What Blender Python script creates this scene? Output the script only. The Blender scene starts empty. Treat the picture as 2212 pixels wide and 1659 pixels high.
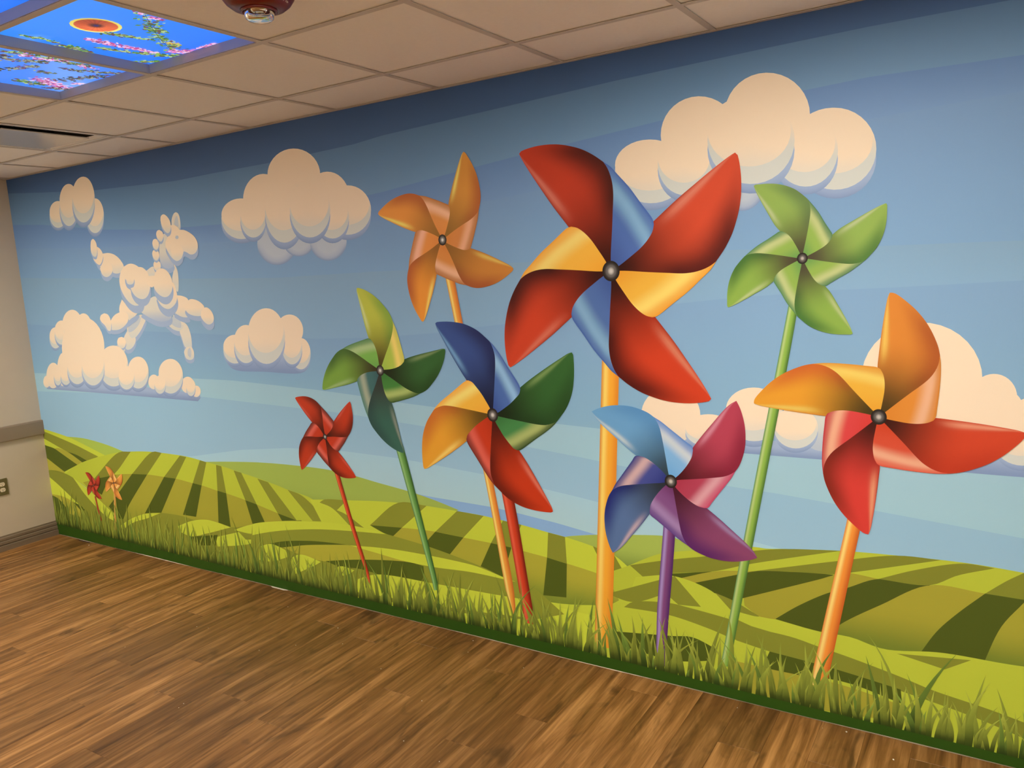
import bpy, bmesh, math, random
import numpy as np
from mathutils import Vector, Matrix

# ------------------------------------------------------------------ camera, world, exposure, lights
SC = bpy.context.scene
COL = SC.collection
IMG_W = 2212.0
F_PX = 1699.116
CAM = (5.85794, -2.89446, 1.75431)
YAW, PITCH, ROLL = -0.565913, -0.148152, -0.056509
cy_, sy_, cp_, sp_ = math.cos(YAW), math.sin(YAW), math.cos(PITCH), math.sin(PITCH)
fwd = Vector((sy_*cp_, cy_*cp_, sp_)); right0 = Vector((cy_, -sy_, 0)); up0 = right0.cross(fwd)
rgt = math.cos(ROLL)*right0 + math.sin(ROLL)*up0
upv = -math.sin(ROLL)*right0 + math.cos(ROLL)*up0
cam_d = bpy.data.cameras.new('camera'); cam_d.sensor_fit = 'HORIZONTAL'; cam_d.sensor_width = 36.0
cam_d.lens = F_PX*36.0/IMG_W; cam_d.clip_start = 0.02
cam = bpy.data.objects.new('camera', cam_d); COL.objects.link(cam)
M = Matrix((rgt, upv, -fwd)).transposed().to_4x4(); M.translation = Vector(CAM); cam.matrix_world = M
SC.camera = cam
world = bpy.data.worlds.new('world'); SC.world = world; world.use_nodes = True
world.node_tree.nodes['Background'].inputs[0].default_value = (1.0, 0.85, 0.7, 1)
world.node_tree.nodes['Background'].inputs[1].default_value = 0.02
SC.view_settings.view_transform = 'Standard'; SC.view_settings.look = 'None'
SC.view_settings.gamma = 1.0; SC.view_settings.use_curve_mapping = False
SC.view_settings.exposure = 0.0
LAMP_COL = (1.0, 0.90, 0.75)
LAMP_A, LAMP_B, LAMP_FILL = 43.0, 23.0, 44.0          # strength of the two ceiling troffers and one added fill light
SC.cycles.max_bounces = 10; SC.cycles.diffuse_bounces = 6

H = 2.5348            # ceiling height (underside of the grid)
T = 0.6096            # ceiling module
GX0, GY1 = 3.1225, -0.3653
RX, RY = 7.6, -5.1    # room extents: x 0..RX, y RY..0
rnd = random.Random(7)

# ------------------------------------------------------------------ helpers
def link(o, parent=None):
    COL.objects.link(o)
    if parent is not None: o.parent = parent
    return o
def tag(o, label=None, cat=None, group=None, kind=None):
    if label: o['label'] = label
    if cat: o['category'] = cat
    if group: o['group'] = group
    if kind: o['kind'] = kind
    return o
def empty(name, loc=(0, 0, 0)):
    o = bpy.data.objects.new(name, None); o.location = loc; o.empty_display_size = 0.1
    return link(o)
def mesh_obj(name, verts, faces, mat, parent=None, smooth=False, loc=None):
    me = bpy.data.meshes.new(name); me.from_pydata([tuple(map(float, v)) for v in verts], [], faces); me.update()
    if mat: me.materials.append(mat)
    if smooth:
        for p in me.polygons: p.use_smooth = True
    o = bpy.data.objects.new(name, me)
    if loc: o.location = loc
    return link(o, parent)
def box_vf(x0, x1, y0, y1, z0, z1):
    v = [(x0,y0,z0),(x1,y0,z0),(x1,y1,z0),(x0,y1,z0),(x0,y0,z1),(x1,y0,z1),(x1,y1,z1),(x0,y1,z1)]
    f = [(0,3,2,1),(4,5,6,7),(0,1,5,4),(1,2,6,5),(2,3,7,6),(3,0,4,7)]
    return v, f
def merge(parts):
    V, Fc = [], []
    for v, f in parts:
        o = len(V); V += list(v); Fc += [tuple(i+o for i in q) for q in f]
    return V, Fc
def box(name, b, mat, parent=None, bevel=0.0):
    v, f = box_vf(*b)
    if bevel:
        bm = bmesh.new(); vs = [bm.verts.new(p) for p in v]
        for q in f: bm.faces.new([vs[i] for i in q])
        bmesh.ops.bevel(bm, geom=bm.edges[:], offset=bevel, segments=2, affect='EDGES', profile=0.6)
        me = bpy.data.meshes.new(name); bm.to_mesh(me); bm.free()
        if mat: me.materials.append(mat)
        return link(bpy.data.objects.new(name, me), parent)
    return mesh_obj(name, v, f, mat, parent)
def lathe_vf(prof, n=48, c=(0, 0, 0)):
    V, Fc = [], []
    for r, z in prof:
        for k in range(n):
            a = 2*math.pi*k/n; V.append((c[0]+r*math.cos(a), c[1]+r*math.sin(a), c[2]+z))
    for i in range(len(prof)-1):
        for k in range(n):
            Fc.append((i*n+k, i*n+(k+1) % n, (i+1)*n+(k+1) % n, (i+1)*n+k))
    return V, Fc
def s2l(v): return v/12.92 if v <= 0.04045 else ((v+0.055)/1.055)**2.4
def pcol(h): return tuple(s2l(v/255) for v in h)
def lerp(a, b, t): return tuple(x+(y-x)*t for x, y in zip(a, b))
def mixn(a, b, t): return a+(b-a)*t
def sstep(a, b, x):
    t = min(1, max(0, (x-a)/(b-a))) if a != b else float(x > a)
    return t*t*(3-2*t)

# ------------------------------------------------------------------ materials
def new_mat(name):
    m = bpy.data.materials.new(name); m.use_nodes = True
    return m, m.node_tree.nodes, m.node_tree.links, m.node_tree.nodes['Principled BSDF']
def plain(name, col, rough=0.6, metal=0.0, spec=0.5, noise=0.0, nscale=40, bump=0.0, bscale=120):
    m, N, L, P = new_mat(name)
    P.inputs['Base Color'].default_value = (*col, 1); P.inputs['Roughness'].default_value = rough
    P.inputs['Metallic'].default_value = metal; P.inputs['Specular IOR Level'].default_value = spec
    tc = N.new('ShaderNodeTexCoord')
    if noise:
        n = N.new('ShaderNodeTexNoise'); n.inputs['Scale'].default_value = nscale; n.inputs['Detail'].default_value = 4
        L.new(tc.outputs['Object'], n.inputs['Vector'])
        r = N.new('ShaderNodeMapRange'); r.inputs['To Min'].default_value = 1-noise; r.inputs['To Max'].default_value = 1+noise
        L.new(n.outputs['Fac'], r.inputs['Value'])
        mx = N.new('ShaderNodeMix'); mx.data_type = 'RGBA'; mx.blend_type = 'MULTIPLY'; mx.inputs['Factor'].default_value = 1
        mx.inputs['A'].default_value = (*col, 1); L.new(r.outputs['Result'], mx.inputs['B'])
        L.new(mx.outputs['Result'], P.inputs['Base Color'])
    if bump:
        n = N.new('ShaderNodeTexNoise'); n.inputs['Scale'].default_value = bscale; n.inputs['Detail'].default_value = 3
        L.new(tc.outputs['Object'], n.inputs['Vector'])
        b = N.new('ShaderNodeBump'); b.inputs['Strength'].default_value = bump; b.inputs['Distance'].default_value = 0.002
        L.new(n.outputs['Fac'], b.inputs['Height']); L.new(b.outputs['Normal'], P.inputs['Normal'])
    return m
def emis(name, col, strength):
    m, N, L, P = new_mat(name)
    P.inputs['Base Color'].default_value = (0.02, 0.02, 0.02, 1)
    P.inputs['Emission Color'].default_value = (*col, 1); P.inputs['Emission Strength'].default_value = strength
    return m
def attr_mat(name, rough, emit=0.0, bump=0.0):
    m, N, L, P = new_mat(name)
    a = N.new('ShaderNodeAttribute'); a.attribute_name = 'paint'
    if emit:
        P.inputs['Base Color'].default_value = (0.02, 0.02, 0.02, 1)
        L.new(a.outputs['Color'], P.inputs['Emission Color']); P.inputs['Emission Strength'].default_value = emit
    else:
        L.new(a.outputs['Color'], P.inputs['Base Color'])
    P.inputs['Roughness'].default_value = rough; P.inputs['Specular IOR Level'].default_value = 0.25
    if bump:
        tc = N.new('ShaderNodeTexCoord')
        n = N.new('ShaderNodeTexNoise'); n.inputs['Scale'].default_value = 260; n.inputs['Detail'].default_value = 2
        L.new(tc.outputs['Object'], n.inputs['Vector'])
        b = N.new('ShaderNodeBump'); b.inputs['Strength'].default_value = bump; b.inputs['Distance'].default_value = 0.0006
        L.new(n.outputs['Fac'], b.inputs['Height']); L.new(b.outputs['Normal'], P.inputs['Normal'])
    return m
def wood_mat():
    m, N, L, P = new_mat('vinyl_wood_plank')
    tc = N.new('ShaderNodeTexCoord'); oi = N.new('ShaderNodeObjectInfo')
    off = N.new('ShaderNodeVectorMath'); off.operation = 'SCALE'; off.inputs[0].default_value = (37.0, 91.0, 13.0)
    L.new(oi.outputs['Random'], off.inputs['Scale'])
    add = N.new('ShaderNodeVectorMath'); add.operation = 'ADD'
    L.new(tc.outputs['Object'], add.inputs[0]); L.new(off.outputs['Vector'], add.inputs[1])
    def noise(scl, det, rough, dist):
        mp = N.new('ShaderNodeMapping'); mp.inputs['Scale'].default_value = scl
        L.new(add.outputs['Vector'], mp.inputs['Vector'])
        n = N.new('ShaderNodeTexNoise'); n.inputs['Scale'].default_value = 1.0; n.inputs['Detail'].default_value = det
        n.inputs['Roughness'].default_value = rough; n.inputs['Distortion'].default_value = dist
        L.new(mp.outputs['Vector'], n.inputs['Vector']); return n
    broad = noise((19, 1.3, 1), 4, 0.62, 0.9)
    fine = noise((95, 4, 1), 5, 0.6, 0.4)
    blot = noise((9, 3.5, 1), 3, 0.5, 1.6)
    ramp = N.new('ShaderNodeValToRGB'); e = ramp.color_ramp.elements
    e[0].position = 0.30; e[0].color = (0.070, 0.028, 0.0060, 1); e[1].position = 0.72; e[1].color = (0.520, 0.275, 0.100, 1)
    k = ramp.color_ramp.elements.new(0.5); k.color = (0.230, 0.108, 0.031, 1)
    m1 = N.new('ShaderNodeMath'); m1.operation = 'MULTIPLY_ADD'; m1.inputs[1].default_value = 0.70
    m2 = N.new('ShaderNodeMath'); m2.operation = 'MULTIPLY'; m2.inputs[1].default_value = 0.30
    L.new(fine.outputs['Fac'], m2.inputs[0]); L.new(broad.outputs['Fac'], m1.inputs[0]); L.new(m2.outputs[0], m1.inputs[2])
    L.new(m1.outputs[0], ramp.inputs['Fac'])
    # dark knotty smudges
    kr = N.new('ShaderNodeMapRange'); kr.inputs['From Min'].default_value = 0.58; kr.inputs['From Max'].default_value = 0.74
    kr.inputs['To Min'].default_value = 1.0; kr.inputs['To Max'].default_value = 0.52
    L.new(blot.outputs['Fac'], kr.inputs['Value'])
    pr = N.new('ShaderNodeMapRange'); pr.inputs['To Min'].default_value = 0.76; pr.inputs['To Max'].default_value = 1.24
    L.new(oi.outputs['Random'], pr.inputs['Value'])
    mm_ = N.new('ShaderNodeMath'); mm_.operation = 'MULTIPLY'; L.new(kr.outputs[0], mm_.inputs[0]); L.new(pr.outputs[0], mm_.inputs[1])
    mx = N.new('ShaderNodeMix'); mx.data_type = 'RGBA'; mx.blend_type = 'MULTIPLY'; mx.inputs['Factor'].default_value = 1
    L.new(ramp.outputs['Color'], mx.inputs['A']); L.new(mm_.outputs[0], mx.inputs['B'])
    L.new(mx.outputs['Result'], P.inputs['Base Color'])
    P.inputs['Roughness'].default_value = 0.42; P.inputs['Specular IOR Level'].default_value = 0.35
    b = N.new('ShaderNodeBump'); b.inputs['Strength'].default_value = 0.12; b.inputs['Distance'].default_value = 0.0008
    L.new(fine.outputs['Fac'], b.inputs['Height']); L.new(b.outputs['Normal'], P.inputs['Normal'])
    return m

M_PRINT = attr_mat('mural_print', 0.55, bump=0.12)
M_LENS = attr_mat('backlit_print', 0.4, emit=1.0)
M_TILE = plain('ceiling_tile_white', (0.90, 0.86, 0.80), 0.9, noise=0.03, nscale=60, bump=0.25, bscale=220)
M_TEE = plain('grid_bar_enamel', (0.60, 0.545, 0.48), 0.5)
M_WALLP = plain('painted_wall_beige', (0.56, 0.49, 0.39), 0.75, noise=0.04, nscale=6, bump=0.15, bscale=160)
M_WALLR = plain('painted_wall_cream', (0.80, 0.77, 0.71), 0.75, noise=0.03, nscale=6)
M_DRY = plain('bare_wall_cream', (0.62, 0.55, 0.44), 0.85, noise=0.05)
M_RAIL = plain('rail_taupe', (0.26, 0.20, 0.14), 0.5, noise=0.05, nscale=8)
M_BASE = plain('vinyl_base_taupe', (0.19, 0.145, 0.10), 0.45, noise=0.05, nscale=8)
M_CAULK = plain('caulk_white', (0.78, 0.72, 0.62), 0.7, noise=0.12, nscale=30, bump=0.5, bscale=60)
M_WHITE = plain('white_enamel', (0.78, 0.76, 0.72), 0.4)
M_PFRAME = plain('panel_frame_grey', (0.42, 0.40, 0.38), 0.45)
M_GLOSSW = plain('glossy_white_plate', (0.62, 0.60, 0.56), 0.16)
M_DARK = plain('duct_shade_dark', (0.03, 0.025, 0.02), 0.8)
M_RED = plain('alarm_red_plastic', (0.13, 0.004, 0.003), 0.3)
M_PALE = plain('alarm_lettering', (0.55, 0.42, 0.38), 0.5)
M_STEEL = plain('strobe_reflector', (0.75, 0.70, 0.62), 0.15, metal=1.0)
M_BRONZE = plain('outlet_plate_bronze', (0.13, 0.11, 0.045), 0.4)
M_IVORY = plain('outlet_ivory', (0.78, 0.68, 0.52), 0.35)
M_SLOT = plain('slot_black', (0.01, 0.01, 0.01), 0.6)
M_WOOD = wood_mat()
M_CHIP = plain('paint_chip_white', (0.8, 0.76, 0.68), 0.6)
M_SUB = plain('subfloor_dark', (0.05, 0.03, 0.015), 0.9)
M_LAMP = emis('troffer_diffuser', LAMP_COL, 1.0)
def lamp_mat(s):
    m = M_LAMP.copy(); m.node_tree.nodes['Principled BSDF'].inputs['Emission Strength'].default_value = s; return m
mg, N, L, P = new_mat('clear_strobe_lens')
P.inputs['Base Color'].default_value = (0.95, 0.92, 0.86, 1); P.inputs['Roughness'].default_value = 0.06
P.inputs['Transmission Weight'].default_value = 1.0; P.inputs['IOR'].default_value = 1.35
M_CLEAR = mg

# ------------------------------------------------------------------ room shell
def struct(o): o['kind'] = 'structure'; return o
struct(box('wall_back', (-0.12, RX+0.12, 0.0, 0.12, -0.02, H+0.35), M_DRY))
struct(box('wall_left', (-0.12, 0.0, RY, 0.0, -0.02, H+0.35), M_WALLP))
struct(box('wall_right', (RX, RX+0.12, RY, 0.0, -0.02, H+0.35), M_WALLR))
struct(box('wall_front', (-0.12, RX+0.12, RY-0.12, RY, -0.02, H+0.35), M_WALLR))

# floor: dark bed with single planks laid square to the mural wall
floor = struct(box('floor', (-0.12, RX+0.12, RY-0.12, 0.12, -0.06, -0.0045), M_SUB))
PW, PL, GAP = 0.1524, 1.2192, 0.0005
def plank_mesh(w, l):
    v, f = box_vf(0, w-GAP, 0, l-GAP, -0.0045, 0.0)
    bm = bmesh.new(); vs = [bm.verts.new(p) for p in v]
    for q in f: bm.faces.new([vs[i] for i in q])
    top = [e for e in bm.edges if all(abs(x.co.z) < 1e-6 for x in e.verts)]
    bmesh.ops.bevel(bm, geom=top, offset=0.0007, segments=1, affect='EDGES')
    me = bpy.data.meshes.new('plank'); bm.to_mesh(me); bm.free(); me.materials.append(M_WOOD); return me
full = plank_mesh(PW, PL)
ci = 0; xx = 5.165-34*PW
while xx < RX-0.01:
    x0 = max(0.0, xx); w = min(xx+PW, RX)-x0
    off = (0.37, 0.95, 0.13, 0.68, 1.10, 0.25, 0.82)[ci % 7] + 0.11*math.sin(ci*2.3)
    y1 = -(off % PL) + PL
    while y1 > RY+0.01:
        y0 = y1-PL; a, b = max(y0, RY), min(y1, -0.004)
        if b-a > 0.03 and w > 0.01:
            me = full if (b-a > PL-1e-4 and w > PW-1e-4) else plank_mesh(w, b-a)
            o = bpy.data.objects.new('plank', me); o.location = (x0, a, 0); link(o, floor)
        y1 = y0
    xx += PW; ci += 1

# ceiling: plenum lid, lay-in tiles and grid bars
ceiling = struct(box('ceiling', (-0.12, RX+0.12, RY-0.12, 0.12, H+0.30, H+0.36), M_TILE))
gx = [x for x in (GX0+k*T for k in range(-8, 12)) if 0.03 < x < RX-0.03]
gy = [y for y in (GY1-k*T for k in range(0, 12)) if y > RY+0.05]
for x in gx:
    box('grid_bar', (x-0.012, x+0.012, RY, 0.0, H, H+0.0015), M_TEE, ceiling)
for i, y in enumerate(gy):
    box('grid_bar', (0.0, RX, y-0.012, y+0.012, H-0.0004, H+0.0013), M_TEE, ceiling)
for nm, b in (('wall_angle', (0, RX, -0.022, 0, H-0.0006, H+0.001)), ('wall_angle', (0, 0.022, RY, 0, H-0.0006, H+0.001)),
              ('wall_angle', (RX-0.022, RX, RY, 0, H-0.0006, H+0.001)), ('wall_angle', (0, RX, RY, RY+0.022, H-0.0006, H+0.001))):
    box(nm, b, M_TEE, ceiling)
cx_edges = [0.0]+gx+[RX]; cy_edges = [0.0]+gy+[RY]
def cell(i0, r0): # lower-left grid indices -> x0,x1,y1,y0
    return (GX0+i0*T, GX0+(i0+1)*T, GY1-(r0-1)*T-T, GY1-(r0-1)*T)
special = {}
def key(x, y): return (round(x, 2), round(y, 2))
PANELS = [(0, 2), (-1, 2), (0, 3)]           # backlit sky panels
LAMPS = [(-4, 3), (-4, 4), (3, 2), (3, 3), (4, 6), (4, 7)]    # troffer halves; the last pair holds the added fill light
VENT = [(-3, 1)]
for c in PANELS+LAMPS+VENT:
    x0, x1, y0, y1 = cell(*c); special[key((x0+x1)/2, (y0+y1)/2)] = c
tmesh = {}
for i in range(len(cx_edges)-1):
    for j in range(len(cy_edges)-1):
        xa, xb, ya, yb = cx_edges[i]+0.001, cx_edges[i+1]-0.001, cy_edges[j+1]+0.001, cy_edges[j]-0.001
        if key((xa+xb)/2, (ya+yb)/2) in special: continue
        k = (round(xb-xa, 4), round(yb-ya, 4))
        if k not in tmesh:
            v, f = box_vf(-k[0]/2, k[0]/2, -k[1]/2, k[1]/2, 0, 0.016)
            me = bpy.data.meshes.new('ceiling_tile'); me.from_pydata(v, [], f); me.materials.append(M_TILE); tmesh[k] = me
        o = bpy.data.objects.new('ceiling_tile', tmesh[k]); o.location = ((xa+xb)/2, (ya+yb)/2, H+0.004)
        link(o, ceiling)

# left wall trim
def extrude_profile(name, prof, y0, y1, mat):
    n = len(prof); V = [(p[0], y0, p[1]) for p in prof]+[(p[0], y1, p[1]) for p in prof]
    Fc = [(i, (i+1) % n, n+(i+1) % n, n+i) for i in range(n)]+[tuple(range(n))[::-1], tuple(range(n, 2*n))]
    return struct(mesh_obj(name, V, Fc, mat))
extrude_profile('baseboard_left', [(0, 0), (0.022, 0), (0.022, 0.036), (0.012, 0.041), (0.018, 0.047), (0.018, 0.064), (0.009, 0.069), (0.013, 0.075), (0.013, 0.089), (0.005, 0.094), (0.004, 0.104), (0, 0.104)], RY, -0.0005, M_BASE)
extrude_profile('trim_1', [(0, 0.752), (0.019, 0.752), (0.021, 0.758), (0.021, 0.848), (0.018, 0.856), (0, 0.856)], RY, -0.0005, M_RAIL)
# ragged white caulk bead where the mural wall meets the floor
V, Fc = [], []
n = 240
for i in range(n+1):
    x = RX*i/n; a = math.sin(x*5.1)*0.5+math.sin(x*13.7+1)*0.3+rnd.uniform(-0.5, 0.5)
    on = max(0.0, math.sin(x*2.3-1.6)*0.7+math.sin(x*6.1)*0.5+rnd.uniform(-0.3, 0.5))
    dep = 0.0012+0.0030*on+(0.012 if 2.30 < x < 2.42 else 0); hgt = 0.0012+0.0042*on
    V += [(x, 0.0, 0.0002), (x, -dep, 0.0002), (x, -dep*0.6, hgt*0.6), (x, 0.0, hgt)]
for i in range(n):
    for k in range(3): Fc.append((4*i+k, 4*i+k+1, 4*i+4+k+1, 4*i+4+k))
struct(mesh_obj('trim_2', V, Fc, M_CAULK))

# ------------------------------------------------------------------ ceiling fittings
def frame_ring(x0, x1, y0, y1, w, z0, z1):
    return merge([box_vf(x0, x1, y0, y0+w, z0, z1), box_vf(x0, x1, y1-w, y1, z0, z1), box_vf(x0, x0+w, y0+w, y1-w, z0, z1), box_vf(x1-w, x1, y0+w, y1-w, z0, z1)])
for (c0, c1), lab, s in ((((-4, 4), (-4, 3)), 'long white ceiling light over the left part of the room', LAMP_A), (((3, 3), (3, 2)), 'long white ceiling light near the right end of the mural', LAMP_B), (((4, 7), (4, 6)), 'added unseen fill light in the ceiling at the back of the room', LAMP_FILL)):  # third light is added out of view to lift ceiling and lower right wall
    x0, x1, y0, y1 = cell(*c0); y1 = cell(*c1)[3]
    t = empty('ceiling_light', ((x0+x1)/2, (y0+y1)/2, H)); tag(t, lab, 'ceiling light', 'ceiling lights')
    w, d = (x1-x0)/2-0.013, (y1-y0)/2-0.013
    v, f = merge([frame_ring(-w, w, -d, d, 0.02, 0.0016, 0.05), box_vf(-w, w, -d, d, 0.05, 0.055)])
    mesh_obj('light_housing', v, f, M_WHITE, t)
    mesh_obj('diffuser', *box_vf(-w+0.021, w-0.021, -d+0.021, d-0.021, 0.012, 0.016), lamp_mat(s), t)

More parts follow.
